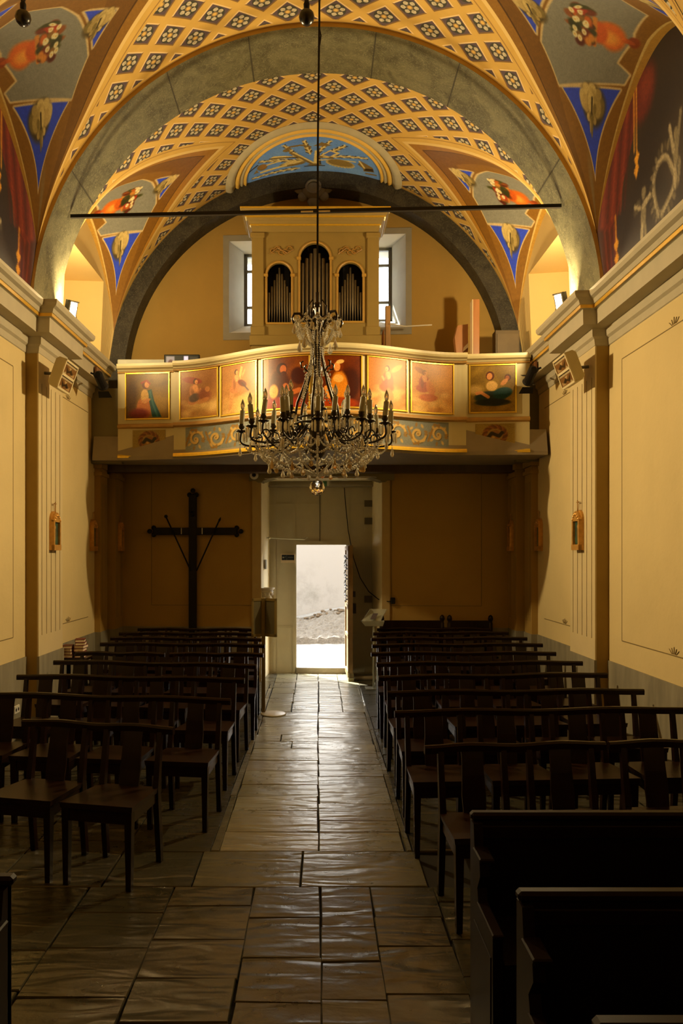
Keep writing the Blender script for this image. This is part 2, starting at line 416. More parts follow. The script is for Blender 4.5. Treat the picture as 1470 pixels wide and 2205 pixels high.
# ------------------------------------------------------------------ severies with painted fields
def severy_paint(bay, seed, nx, ny):
    P = Paint(nx, ny, (176, 126, 42), 1.0, seed)
    P.X = P.X * 2 - 1
    brown = (134, 92, 30)
    P.c[:] = np.array((150, 106, 38))
    P.mix((P.Y > 0.66 + 0.05 * np.abs(P.X)) * 1.0, brown)
    P.mix(((P.Y > 0.885) & (P.Y < 0.90)) * 1.0, (90, 58, 18))
    P.mix((P.Y > 0.90) * 1.0, (176, 126, 44))
    P.mix((P.Y < 0.035) * 1.0, (196, 150, 62))
    P.mix(((P.Y > 0.035) & (P.Y < 0.05)) * 1.0, (226, 196, 120))
    hexa = [(0.0, .50), (.36, .70), (.57, .665), (.375, .085), (.31, .07), (.27, .165), (.06, .11), (-.26, .16), (-.34, .44), (-.16, .53)]
    def outlined(pts, col, w=0.013):
        P.line(pts + [pts[0]], w, (232, 206, 150)); P.poly(pts, col)
        n = len(pts)
    # field
    outlined(hexa, (146, 146, 134))
    P.cloudy([(150, 148, 134), (136, 138, 128), (158, 152, 138)], .1, .7, 1, .1)
    low = [(.42, .10), (.575, .63), (.865, .27)]
    up = [(.0, .545), (.125, .77), (.315, .72)]
    blue = (56, 84, 240)
    outlined(low, blue); outlined(up, blue)
    m_ = lambda l: [(-x, s) for x, s in l]
    outlined(m_(low), blue)
    # urn of fruit and flowers: foot towards the wall, flowers towards the crown
    ux = .085
    P.blob(ux - .01, .10, .045, .03, (150, 66, 24)); P.blob(ux, .145, .02, .05, (190, 90, 34))
    P.blob(ux + .01, .215, .11, .075, (232, 116, 34)); P.blob(ux + .03, .225, .05, .05, (255, 176, 70), 0, .9, .9)
    P.blob(ux + .02, .285, .085, .05, (220, 100, 30)); P.line([(ux - .08, .30), (ux + .13, .31)], .012, (214, 140, 56))
    rg = np.random.RandomState(seed)
    for i in range(46):
        a = rg.rand() * 2 * PI; r_ = rg.rand() ** .6
        cx, cy = ux + .015 + .155 * r_ * math.cos(a), .375 + .065 * r_ * math.sin(a)
        c = [(70, 74, 30), (120, 50, 22), (92, 34, 18), (150, 84, 36), (56, 60, 26)][rg.randint(5)]
        P.blob(cx, cy, .02 + .03 * rg.rand(), .018 + .015 * rg.rand(), c, rg.rand() * 3, .95, .5)
    for i in range(9):
        a = rg.rand() * 2 * PI; r_ = rg.rand() ** .5
        P.blob(ux + .015 + .13 * r_ * math.cos(a), .365 + .055 * r_ * math.sin(a), .03, .019, [(216, 110, 40), (190, 60, 30), (230, 150, 60), (150, 110, 50)][i % 4], 0, .9, .6)
    for i in range(12):
        a = rg.rand() * 2 * PI; r_ = rg.rand() ** .5
        cx, cy = ux + .02 + .14 * r_ * math.cos(a), .39 + .06 * r_ * math.sin(a)
        P.blob(cx, cy, .022, .014, (250, 240, 190), 0, .95, .4); P.blob(cx, cy, .007, .005, (236, 190, 90))
    # shaded relief shell masks on the blue fields
    for sg in (1, -1):
        for cx, cy, k in ((sg * .57, .325, 1.0), (.15, .68, .72)):
            if k < 1 and sg < 0: continue
            D_, L_, M_, K_ = (140, 122, 66), (232, 206, 132), (190, 166, 100), (84, 70, 34)
            for dx, dy, rx, ry, c in ((.0, -.012, .11, .125, K_), (-.005, -.085, .055, .042, D_), (-.005, .085, .055, .042, L_), (.01, -.06, .05, .035, M_), (.01, .06, .05, .035, (214, 186, 116)), (-.065, -.055, .032, .032, M_), (-.065, .055, .032, .032, L_), (-.075, 0, .035, .036, L_),
                                      (0, 0, .078, .05, M_), (-.005, .012, .06, .03, L_), (.02, -.03, .03, .018, D_), (.075, -.036, .020, .020, M_), (.075, .036, .020, .020, L_), (.07, 0, .03, .026, D_), (.115, -.006, .045, .014, D_), (.11, .014, .035, .010, M_)):
                P.blob(cx + dx * k * sg, cy + dy * k, rx * k, ry * k, c, 0, .95, .3)
            P.line([(cx - .03 * k * sg, cy), (cx + .05 * k * sg, cy)], .008 * k, (70, 58, 28))
    P.grain(.05)
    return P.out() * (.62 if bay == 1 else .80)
for b_ in (1, 2):
    nx, ny = (300, 230) if b_ == 1 else (240, 190)
    cols = severy_paint(b_, 3 + b_, nx, ny)
    for sd in (-1, 1):
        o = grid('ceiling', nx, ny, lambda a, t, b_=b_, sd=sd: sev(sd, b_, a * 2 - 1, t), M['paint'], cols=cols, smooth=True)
        struct(o, 'side vault painted with urn and blue fields')
# ------------------------------------------------------------------ transverse arches
def rib(name, d0, d1, r0, r1, mtl, label, seg=72, low=0.0):
    vs, fs = [], []
    for i in range(seg + 1):
        a = 180 * i / seg
        for r, d in ((r0, d0), (r0, d1), (r1, d1), (r1, d0)): vs.append(V(a, d, r))
    for i in range(seg):
        for j in range(4):
            a = i * 4 + j; b = i * 4 + (j + 1) % 4
            fs.append((a, b, b + 4, a + 4))
    o = mesh_obj(name, vs, fs, mtl, None, False, True); struct(o, label); return o
arch = rib('trim_1', D_A0, D_A1, RR, RV + 0.10, M['marble'], 'wide painted marble arch band across the nave')
b = MB()
for i in range(72):
    b.add([V(180 * (i + q) / 72, D_A0 - .004, r) for q, r in ((0, RR - .002), (1, RR - .002), (1, RV + .06), (0, RV + .06))], [(0, 1, 2, 3)])
b.obj('arch_edge', M['vault_plain'], arch, nave=True)
b = MB()
for a in (31, 59, 77, 103, 121, 149):
    for k in range(12):
        p = [V(a + da, D_A0 + (D_A1 - D_A0) * (k + q) / 12, RR - 0.004) for da, q in ((-.12, 0), (.12, 0), (.12, 1), (-.12, 1))]
        b.add(p, [(0, 1, 2, 3)])
b.obj('painted_joint', M['joint'], arch, nave=True)
arch2 = rib('trim_2', D_B0, 11.62, 2.69, RV + 0.10, M['marble_shaded'], 'shade-toned painted marble arch framing the organ gallery', low=1)
b = MB()
for a in (40, 66, 82, 98, 114, 140):
    b.add([V(a + da, D_B0 - 0.004, r) for da, r in ((-.12, 2.69), (.12, 2.69), (.12, 2.93), (-.12, 2.93))], [(0, 1, 2, 3)])
b.obj('painted_joint', M['joint'], arch2, nave=True)
for s in (-1, 1):   # arch legs down to the gallery floor
    b = MB().box(min(s * 2.69, s * 3.0), max(s * 2.69, s * 3.0), D_B0, 11.6, 3.3, SPR)
    struct(b.obj('trim_3', M['marble_shaded'], nave=True))
# back-arch keystone cartouche
kc = MB()
kc.ball((0, 0, 0), 0.17, 14, 8, 0.8); kc.ball((-.19, .02, .04), 0.09, 10, 6); kc.ball((.19, .02, .04), 0.09, 10, 6)
kc.ball((-.15, .0, -.09), 0.07, 10, 6); kc.ball((.15, .0, -.09), 0.07, 10, 6); kc.lathe([(.05, -.25), (.09, -.16), (.05, -.1)], (0, 0, 0), 10)
kc.tube([(-.3, -.02, .12), (-.22, -.05, .17), (0, -.1, .13), (.22, -.05, .17), (.3, -.02, .12)], .035, 8)
kc.tube([(.1 * math.cos(t), -.15, .02 + .09 * math.sin(t)) for t in [2 * PI * i / 20 for i in range(21)]], .018, 6)
kc.v = [(x, 11.24 + y * .45, SPR + 2.68 + z) for x, y, z in kc.v]
o = kc.obj('cartouche', mat('grey_stone_carving', (0.16, 0.145, 0.115), 0.7, vary=.3), None, True, True)
setp(o, 'carved grey stone cartouche at the crown of the dark arch above the organ', 'carving')
# ------------------------------------------------------------------ blue half-round fresco with its mouldings
MED_D = D_B0 - 0.01
def MP(ru, th, off=0.0):
    """polar coordinates on the vault: th 0..pi, apex towards the nave"""
    u = -ru * math.cos(th) ; d = MED_D - ru * math.sin(th)
    return V(90 - math.degrees(u / RV), d, RV - off)
med = MB()
def ring(r0, r1, h):
    pr = []
    for k in range(7):
        t = k / 6; pr.append((r0 + (r1 - r0) * t, 0.004 + h * math.sin(PI * t)))
    return MB().sweep(pr, [(lambda a, q, th=PI * i / 72: MP(a, th, q)) for i in range(73)], closed_prof=False)
root_med = struct(ring(1.13, 1.27, .045).obj('trim_4', mat('grey_round_moulding', (0.46, 0.42, 0.29), .7), None, True, True), 'half-round moulded frame of the blue fresco')
ring(1.055, 1.125, .03).obj('gilt_moulding', mat('yellow_painted_moulding', (0.78, 0.50, 0.10), .6), root_med, True, True)
ring(1.00, 1.055, .02).obj('inner_moulding', mat('grey_round_moulding', (0.46, 0.42, 0.29), .7), root_med, True, True)
ring(0.95, 1.00, .03).obj('gilt_moulding', mat('yellow_painted_moulding', (0.78, 0.50, 0.10), .6), root_med, True, True)
NX, NY = 260, 130
P = Paint(NX, NY, (112, 162, 255), 2.0, 5)
P.cloudy([(128, 176, 255), (98, 146, 255), (140, 186, 255)], 0, 1, 30, .16, .4)
br, lt, dk = (140, 118, 72), (240, 220, 150), (70, 56, 34)
def leaf_spray(x0, y0, x1, y1, n, w):
    n = int(n * 1.8); w *= .62
    for i in range(n):
        t = (i + .5) / n; x = x0 + (x1 - x0) * t; y = y0 + (y1 - y0) * t; a = math.atan2(y1 - y0, (x1 - x0) * 2)
        for sg in (1, -1):
            l = w * (1 - .5 * t)
            ex = x + l * math.cos(a + sg * .6) / 2; ey = y + l * math.sin(a + sg * .6)
            P.line([(x, y), (ex, ey)], .010, (br, dk, lt)[(i + (sg > 0)) % 3])
    P.line([(x0, y0), (x1, y1)], .012, lt)
leaf_spray(.43, .3, .12, .50, 9, .13); leaf_spray(.43, .3, .30, .80, 8, .13); leaf_spray(.40, .12, .05, .08, 9, .11)
leaf_spray(.55, .4, .72, .76, 8, .14); leaf_spray(.58, .42, .88, .52, 8, .12); leaf_spray(.48, .5, .44, .86, 7, .12); leaf_spray(.52, .5, .62, .86, 7, .1)
P.line([(.30, .66), (.34, .74), (.42, .76), (.48, .70)], .02, br); P.blob(.315, .66, .05, .04, br)
P.poly([(.19, .52), (.22, .56), (.30, .52), (.40, .44), (.30, .44), (.25, .46), (.21, .47)], lt); P.line([(.19, .51), (.40, .43)], .012, dk)
P.line([(.35, .58), (.50, .22)], .035, br); P.line([(.36, .58), (.51, .23)], .014, lt)
P.blob(.13, .33, .075, .085, br, 0, 1, .1); P.blob(.14, .34, .055, .065, (164, 126, 70), 0, 1, .2); P.line([(.17, .36), (.28, .40)], .018, lt)
P.blob(.35, .27, .19, .07, br, .1, 1, .2); P.blob(.35, .30, .15, .045, lt, .12, .9, .4); P.line([(.12, .19), (.30, .24)], .025, lt)
P.line([(.03, .30), (.10, .42)], .012, dk); P.poly([(.06, .20), (.09, .30), (.10, .21)], br)
P.poly([(.50, .20), (.512, .6), (.53, .6), (.55, .22)], lt); P.line([(.55, .22), (.535, .6)], .014, dk); P.blob(.51, .20, .10, .028, br); P.line([(.44, .16), (.58, .17)], .012, dk)
P.poly([(.54, .44), (.62, .62), (.69, .55), (.63, .40)], lt); P.poly([(.57, .47), (.62, .58), (.66, .54), (.62, .44)], (96, 130, 216))
P.line([(.54, .42), (.63, .40)], .03, br); P.blob(.59, .415, .05, .02, lt); P.line([(.54, .33), (.80, .36)], .014, lt)
P.blob(.695, .26, .21, .11, (196, 176, 118), -.18, 1, .08); P.blob(.695, .275, .18, .085, (150, 128, 74), -.18, 1, .1)
for k in range(14):
    a = PI + PI * k / 13; P.blob(.695 + .10 * math.cos(a), .255 + .105 * math.sin(a) - .03 * math.cos(a), .012, .012, (226, 206, 150))
P.poly([(.82, .30), (.835, .42), (.93, .30), (.945, .18), (.87, .14), (.86, .22)], br); P.poly([(.87, .16), (.88, .23), (.935, .27), (.94, .19)], dk); P.line([(.83, .40), (.87, .24)], .014, lt)
P.line([(.89, .09), (.96, .11)], .018, br); P.poly([(.50, .72), (.56, .82), (.63, .74), (.57, .72)], br)
P.grain(.06)
def medf(a, t):
    """square parameter to half disc, keeping picture coordinates"""
    x = a * 2 - 1; h = math.sqrt(max(0, 1 - x * x)); y = t * h
    return x * 0.955, y * 0.955
vs = []; 
cimg = P.out().reshape(NY + 1, NX + 1, 3); cc = []
for j in range(NY + 1):
    for i in range(NX + 1):
        x, y = medf(i / NX, j / NY)
        vs.append(V(90 - math.degrees(x / RV), MED_D - y, RV - 0.006))
        cc.append(cimg[min(NY, int(round(y / .955 * NY))), i])
fs = [(j * (NX + 1) + i, j * (NX + 1) + i + 1, (j + 1) * (NX + 1) + i + 1, (j + 1) * (NX + 1) + i) for j in range(NY) for i in range(NX)]
mesh_obj('blue_fresco', vs, fs, M['paint'], root_med, True, True, cols=cc)
# ------------------------------------------------------------------ side walls
walls = {}
for s, nm in ((-1, 'left'), (1, 'right')):
    b = MB().box(min(s * HW, s * 3.35), max(s * HW, s * 3.35), -4.2, 11.9, -0.2, SPR)
    w = struct(b.obj('wall_' + nm, M['wall'], nave=True), nm + ' nave wall of cream plaster'); walls[s] = w
    # painted rectangles (thin dark lines) and small tick marks
    ln = MB(); t = 0.0045
    def hline(d0, d1, z, s=s, ln=ln): ln.box(min(s * (HW - .002), s * HW), max(s * (HW - .002), s * HW), d0, d1, z - t, z + t)
    def vline(d, z0, z1, s=s, ln=ln): ln.box(min(s * (HW - .002), s * HW), max(s * (HW - .002), s * HW), d - t, d + t, z0, z1)
    for d0, d1 in ((5.9, 7.72), (9.02, 10.30)):
        hline(d0, d1, 1.02); hline(d0, d1, 3.70); vline(d0, 1.02, 3.70)
        if d0 < 8: vline(d1, 1.02, 3.70)
        dm = (d0 + d1) / 2 - .2
        for zz in (1.02, 3.70):
            for q in (-2, -1, 0, 1, 2):
                ln.tube([(s * (HW - .003), dm + q * .02, zz + .012), (s * (HW - .003), dm + q * .045, zz + .07 - abs(q) * .012)], .0035, 4)
    ln.obj('painted_line', M['line'], w, nave=True)
    b = MB().box(min(s * (HW - .012), s * HW), max(s * (HW - .012), s * HW), -4, 11.3, 0, .79)
    struct(b.obj('baseboard_' + nm, M['dado'], nave=True), 'grey veined dado along the ' + nm + ' wall')
    # lunette walls of the two bays
    for bay in (1, 2):
        d0, d1 = BAY[bay]; c = (d0 + d1) / 2; h = (d1 - d0) / 2
        hole = (9.20, 10.83, 4.42, 5.60) if bay == 2 else None
        if bay == 1:
            NXl, NYl = 150, 120
            P = Paint(NXl, NYl, (30, 21, 15), 1.3, 21)
            # picture coordinates: X 0 (near end) .. 1 (far end), Y height fraction of the opening
            P.cloudy([(44, 32, 24), (30, 20, 14), (52, 42, 34)], 0, 1, 30, .2, .5)
            red, rd2, rd3 = (92, 24, 13), (62, 15, 9), (116, 44, 24)
            P.poly([(.60, 1.0), (.80, 1.0), (1.0, .9), (1.0, .40), (.93, .34), (.86, .40), (.80, .55), (.72, .70)], red)
            P.poly([(.86, .42), (.93, .36), (1.0, .42), (1.0, .0), (.90, .0), (.875, .16)], rd2)
            P.blob(.62, .86, .13, .12, red, -.5, .9, .5); P.blob(.60, .88, .07, .06, rd3, -.5, .7, .8)
            for k in range(9):
                x = .70 + .034 * k
                P.line([(x, 1.0), (x + .04, .75), (min(1, x + .10), .42)], .012, rd3 if k % 2 else rd2, .7)
                P.line([(.89 + .012 * k, .38), (.905 + .010 * k, 0)], .008, rd3 if k % 3 == 0 else rd2, .6)
            P.poly([(.915, .0), (.93, .10), (.96, .10), (.965, .0)], (190, 96, 30))
            for x, y0, y1 in ((.68, .98, .62), (.70, .98, .64), (.875, .42, .28)):
                P.line([(x, y0), (x + .005, y1)], .006, (190, 136, 40))
            for x, y in ((.685, .60), (.69, .545), (.88, .28), (.883, .21), (.905, .075)):
                P.poly([(x - .006, y + .03), (x + .022, y), (x + .002, y - .045), (x - .022, y)], (206, 146, 40))
            gr, g2, g3 = (112, 102, 78), (146, 134, 106), (70, 62, 46)
            P.poly([(0, 0), (.80, 0), (.80, .075), (.74, .10), (.70, .10), (.66, .15), (0, .15)], (112, 106, 90))
            for sgn, cx in ((1, .46),):
                pts = [(cx + .085 * math.cos(a) + .01 * math.sin(3 * a), .34 + .12 * math.sin(a) + .02 * math.sin(2 * a)) for a in np.linspace(0, 2 * PI, 40)]
                P.line(pts, .012, g2); P.line([(x * .86 + .064, y * .86 + .048) for x, y in pts], .006, gr)
                for k in range(26):
                    a = 2 * PI * k / 26
                    P.blob(cx + .105 * math.cos(a), .35 + .155 * math.sin(a), .026, .013, g3 if k % 2 else gr, a, .8, .5)
            P.blob(.63, .40, .024, .030, gr); P.blob(.635, .30, .030, .065, gr, .1); P.blob(.65, .22, .017, .05, g2, .1); P.blob(.62, .22, .016, .05, gr, -.1)
            P.line([(.635, .34), (.58, .36)], .015, g2); P.blob(.69, .36, .045, .028, g3, -.5); P.line([(.66, .34), (.71, .375)], .010, g2)
            P.blob(.36, .50, .022, .03, gr); P.blob(.365, .42, .028, .06, gr, -.1); P.blob(.37, .32, .016, .06, g2); P.blob(.34, .33, .016, .06, gr, .2); P.line([(.38, .44), (.41, .56)], .014, g2); P.line([(.35, .44), (.32, .57)], .014, gr)
            
            P.grain(.10)
            W0 = lambda a, t, s=s, c=c, h=h: (s * (2.945 + (sevW(a * 2 - 1)[0] - 2.945) * t), c + (a * 2 - 1) * h, 4.28 + (sevW(a * 2 - 1)[1] - 4.28) * t)
            img = P.out().reshape(NYl + 1, NXl + 1, 3); cl = np.zeros_like(img)
            for i in range(NXl + 1):
                top = (sevW(i / NXl * 2 - 1)[1] - 4.28) / (6.16 - 4.28)
                for j in range(NYl + 1): cl[j, i] = img[int(j * top), i]
            o = grid('wall_lunette_' + nm, NXl, NYl, W0, M['paint'], cols=cl.reshape(-1, 3)); struct(o, 'lunette painted with a red curtain and grey cartouche')
        else:
            xs = sorted(set([-1 + 2 * i / 60 for i in range(61)] + [(hole[0] - c) / h, (hole[1] - c) / h]))
            vs, fs = [], []
            def q(x, z): 
                n, zt = sevW(x); t = (z - 4.28) / (zt - 4.28)
                return (s * (2.945 + (n - 2.945) * t), c + x * h, z)
            for x0, x1 in zip(xs[:-1], xs[1:]):
                xm = c + (x0 + x1) / 2 * h
                rng_ = [(4.28, None)] if not (hole[0] < xm < hole[1]) else [(4.28, hole[2]), (hole[3], None)]
                for za, zb in rng_:
                    k = len(vs)
                    vs += [q(x0, za), q(x1, za), q(x1, zb if zb else sevW(x1)[1]), q(x0, zb if zb else sevW(x0)[1])]
                    fs.append((k, k + 1, k + 2, k + 3))
            o = mesh_obj('wall_lunette_' + nm, vs, fs, M['niche'], None, False, True); struct(o, 'yellow wall round the side window niche')
            b = MB()
            d0_, d1_, z0_, z1_ = hole; n0 = s * 2.93; n1 = s * 3.75
            A = [q((d - c) / h, z) for d, z in ((d0_, z0_), (d1_, z0_), (d1_, z1_), (d0_, z1_))]; B = [(n1, d0_ + .2, z0_ + .25), (n1, d1_ - .12, z0_ + .25), (n1, d1_ - .12, z1_), (n1, d0_ + .2, z1_)]
            b.add(A + B, [(0, 1, 5, 4), (1, 2, 6, 5), (2, 3, 7, 6), (3, 0, 4, 7), (4, 5, 6, 7)])
            struct(b.obj('trim_5', M['niche'], nave=True), 'deep splayed window niche in the side wall')
# ------------------------------------------------------------------ pilasters
def pilaster(s, d0, d1, name):
    o_ = 0.135
    b = MB(); nf = s * (HW - o_ + 0.014); nb = s * (HW + .02)
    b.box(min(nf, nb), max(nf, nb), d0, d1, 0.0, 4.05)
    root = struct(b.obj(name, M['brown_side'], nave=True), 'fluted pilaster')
    # raised fillets between the flutes
    f = MB(); edge = 0.10; nfl = 5; w = (d1 - d0 - 2 * edge) / (nfl - 1); gpx = 0.008
    n0, n1 = sorted((s * (HW - o_), nf))
    z0, z1 = 1.0, 3.62
    xs = [d0 + edge + w * i for i in range(nfl)]
    f.box(n0, n1, d0, d1, 0.0, z0); f.box(n0, n1, d0, d1, z1, 4.05)
    pr = d0
    for x in xs:
        f.box(n0, n1, pr, x - gpx, z0, z1); pr = x + gpx
    f.box(n0, n1, pr, d1, z0, z1)
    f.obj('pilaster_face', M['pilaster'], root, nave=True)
    l = MB(); m0, m1 = sorted((s * (HW - o_ + .010), nf))
    for x in xs: l.box(m0, m1, x - gpx - .001, x + gpx + .001, z0, z1)
    l.obj('flute_shade', M['line'], root, nave=True)
    g = MB().box(n0 - (.012 if s > 0 else -.0), n1 + (.012 if s < 0 else 0), d0 - .012, d1 + .012, 0, .79)
    g.obj('dado', M['dado'], root, nave=True)
    return root
for s in (-1, 1): pilaster(s, D_A0, D_A1, 'trim_6')
# corner pilasters beneath the gallery
for s in (-1, 1):
    b = MB()
    for (a, c, d0, d1) in ((2.87, 3.0, 10.60, 10.95), (2.78, 3.0, 11.04, 11.52)):
        lo, hi = sorted((s * a, s * c)); b.box(lo, hi, d0, d1, 0.0, 3.12)
        lo, hi = sorted((s * (a - .03), s * c)); b.box(lo, hi, d0 - .03, d1, 2.90, 2.95); b.box(lo, hi, d0 - .05, d1, 3.0, 3.12)
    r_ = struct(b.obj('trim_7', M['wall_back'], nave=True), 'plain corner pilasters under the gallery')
    b = MB()
    for (a, c, d0, d1) in ((2.86, 3.0, 10.59, 10.96), (2.77, 3.0, 11.03, 11.52)):
        lo, hi = sorted((s * a, s * c)); b.box(lo, hi, d0, d1, 0.0, .79)
    b.obj('dado', M['dado'], r_, nave=True)
    b = MB()
    for n_, ds in ((2.87, (10.67, 10.73, 10.83, 10.89)), (2.78, (11.12, 11.18, 11.36, 11.42))):
        lo, hi = sorted((s * (n_ - .002), s * n_))
        for d in ds: b.box(lo, hi, d - .004, d + .004, .95, 2.8)
    b.obj('painted_line', M['line'], r_, nave=True)
# ------------------------------------------------------------------ entablature along the side walls
PROF = [(0.0, 3.90), (-.030, 3.92), (-.040, 3.98), (-.065, 4.00), (-.070, 4.075), (-.20, 4.08), (-.205, 4.225), (-.232, 4.232), (-.236, 4.258), (-.25, 4.262), (-.265, 4.30), (-.30, 4.315), (-.315, 4.345), (-.315, 4.375), (0.0, 4.375)]
GOLD = [(-.232, 4.229), (-.240, 4.229), (-.242, 4.261), (-.236, 4.261)]
for s in (-1, 1):
    def stations(off, s=s):
        E = 0.13
        st = []
        def at(d, k): return lambda a, z: (s * (HW + .02 + a - k * E + off), d, z)
        # corners: profile is mitred outwards along d around the break over the pilaster
        def mit(d, sign, k): return lambda a, z: (s * (HW + .02 + a - k * E + off), d + sign * a, z)
        st += [at(4.2, 0), mit(D_A0 + .02, 1, 0), mit(D_A0 + .02, 1, 1), mit(D_A1 - .02, -1, 1), mit(D_A1 - .02, -1, 0), at(10.62, 0)]
        return st
    root = MB().sweep(PROF, stations(0)).obj('trim_8', M['trim'], nave=True); struct(root, 'moulded grey cornice along the side wall')
    MB().sweep(GOLD, stations(-0.0)).obj('gilt_strip', M['gold'], root, nave=True)
# ------------------------------------------------------------------ back wall with door and window openings
def skin(d, holes, n0, n1, z0, z1):
    ns = sorted(set([n0, n1] + [h[0] for h in holes] + [h[1] for h in holes])); zs = sorted(set([z0, z1] + [h[2] for h in holes] + [h[3] for h in holes]))
    vs, fs = [], []
    for a, b_ in zip(ns[:-1], ns[1:]):
        for c, e in zip(zs[:-1], zs[1:]):
            nm, zm = (a + b_) / 2, (c + e) / 2
            if any(h[0] < nm < h[1] and h[2] < zm < h[3] for h in holes): continue
            k = len(vs); vs += [(a, d, c), (b_, d, c), (b_, d, e), (a, d, e)]; fs.append((k, k + 1, k + 2, k + 3))
    return vs, fs
WF = [(-1.224, -0.40, 5.05, 6.38), (0.46, 1.324, 5.10, 6.44)]      # openings at the wall face
WS = [(-1.046, -0.52, 5.26, 6.36), (0.60, 1.170, 5.30, 6.42)]      # sash openings
DF = (-.755, .985, 0.0, 2.94); DB = (-.685, .900, 0.0, 2.97)
D_DOOR, D_SASH, D_OUT = 12.30, 11.90, 12.38
b = MB()
b.add(*skin(D_B1, WF + [DF], -4.3, 4.3, -.2, 8.6)); b.add(*skin(D_OUT, [(-.27, .50, .09, 1.99)] + WS, -4.3, 4.3, -.2, 8.6))
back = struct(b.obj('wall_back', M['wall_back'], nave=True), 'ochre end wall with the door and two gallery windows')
def reveal(F, B, df, db, name, mtl, label, floor=True):
    A = [(F[0], df, F[2]), (F[1], df, F[2]), (F[1], df, F[3]), (F[0], df, F[3])]
    C = [(B[0], db, B[2]), (B[1], db, B[2]), (B[1], db, B[3]), (B[0], db, B[3])]
    fs = [(1, 2, 6, 5), (2, 3, 7, 6), (3, 0, 4, 7)] + ([(0, 1, 5, 4)] if floor else [])
    return struct(MB().add(A + C, fs).obj(name, mtl, nave=True), label)
for i in range(2):
    reveal(WF[i], WS[i], D_B1, D_SASH, 'trim_9', M['white_plaster'], 'white splayed window reveal above the gallery')
    reveal(WS[i], WS[i], D_SASH, D_OUT, 'trim_9', M['white_plaster'], 'outer window reveal')
    F = WF[i]; b = MB(); w = .085
    b.box(F[0] - w, F[0], D_B1 - .012, D_B1 + .01, F[2] - w * 1.2, F[3] + w); b.box(F[1], F[1] + w, D_B1 - .012, D_B1 + .01, F[2] - w * 1.2, F[3] + w)
    b.box(F[0], F[1], D_B1 - .012, D_B1 + .01, F[3], F[3] + w); b.box(F[0], F[1], D_B1 - .012, D_B1 + .01, F[2] - w * 1.2, F[2])
    struct(b.obj('trim_10', M['band'], nave=True), 'grey painted band round the gallery window')
    S = WS[i]; d = D_SASH + .05
    b = MB(); t = .028
    b.box(S[0], S[0] + .05, d, d + .05, S[2], S[3]); b.box(S[1] - .05, S[1], d, d + .05, S[2], S[3])
    b.box(S[0], S[1], d, d + .05, S[2], S[2] + .05); b.box(S[0], S[1], d, d + .05, S[3] - .045, S[3])
    wn = struct(b.obj('window_%d' % (i + 1), mat('grey_window_frame', (.16, .16, .14), .5), nave=True), 'window beside the organ case')
    b = MB()
    H = S[3] - S[2]
    for fz in (.765, .27): b.box(S[0], S[1], d + .005, d + .045, S[2] + H * fz - .018, S[2] + H * fz + .018)
    b.box((S[0] + S[1]) / 2 - .02, (S[0] + S[1]) / 2 + .02, d + .005, d + .045, S[2], S[3])
    b.obj('glazing_bar', mat('grey_window_frame', (.16, .16, .14), .5), wn, nave=True)
    mg, nt, pb = new_mat('window_glass')
    tr = nt.nodes.new('ShaderNodeBsdfTransparent'); gl = nt.nodes.new('ShaderNodeBsdfGlossy'); ms = nt.nodes.new('ShaderNodeMixShader')
    nz = nt.nodes.new('ShaderNodeTexNoise'); nz.inputs['Scale'].default_value = 3
    cr = nt.nodes.new('ShaderNodeMix'); cr.data_type = 'RGBA'; cr.inputs[6].default_value = (.72, .74, .75, 1); cr.inputs[7].default_value = (.80, .82, .83, 1)
    nt.links.new(nz.outputs['Fac'], cr.inputs[0]); nt.links.new(cr.outputs[2], tr.inputs['Color'])
    gl.inputs['Roughness'].default_value = .05; ms.inputs[0].default_value = .05
    nt.links.new(tr.outputs[0], ms.inputs[1]); nt.links.new(gl.outputs[0], ms.inputs[2]); nt.links.new(ms.outputs[0], nt.nodes['Material Output'].inputs['Surface'])
    MB().box(S[0], S[1], d + .02, d + .026, S[2], S[3]).obj('glass_pane', mg, wn, nave=True)
# painted lines and dado of the back wall
b = MB(); t = .0045; y = D_B1 - .003
for n0, n1 in ((-2.36, -.86), (1.12, 2.40)):
    b.box(n0, n1, y, D_B1, 1.10 - t, 1.10 + t)
    b.box(n0 - t, n0 + t, y, D_B1, 1.10, 3.05); b.box(n1 - t, n1 + t, y, D_B1, 1.10, 3.05)
b.obj('painted_line', M['line'], back, nave=True)
b = MB().box(-3, DF[0] - .13, D_B1 - .012, D_B1 + .01, 0, .79).box(DF[1] + .13, 3, D_B1 - .012, D_B1 + .01, 0, .79)
struct(b.obj('baseboard_back', M['dado'], nave=True), 'grey dado along the end wall')
# door surround and reveal
reveal(DF, DB, D_B1, D_DOOR, 'trim_11', mat('warm_white_reveal', (.85, .76, .50), .8, vary=.08), 'pale splayed door reveal', floor=False)
reveal((-.27, .50, .09, 1.99), (-.27, .50, .09, 1.99), D_DOOR + .05, D_OUT, 'trim_11', M['stone'], 'stone door reveal')
b = MB()
b.box(DF[0] - .13, DF[0], D_B1 - .03, D_B1 + .01, 0, 2.95); b.box(DF[1], DF[1] + .11, D_B1 - .03, D_B1 + .01, 0, 2.95)
fr = struct(b.obj('trim_12', mat('olive_door_surround', (.42, .31, .13), .7, vary=.12), nave=True), 'olive painted door surround')
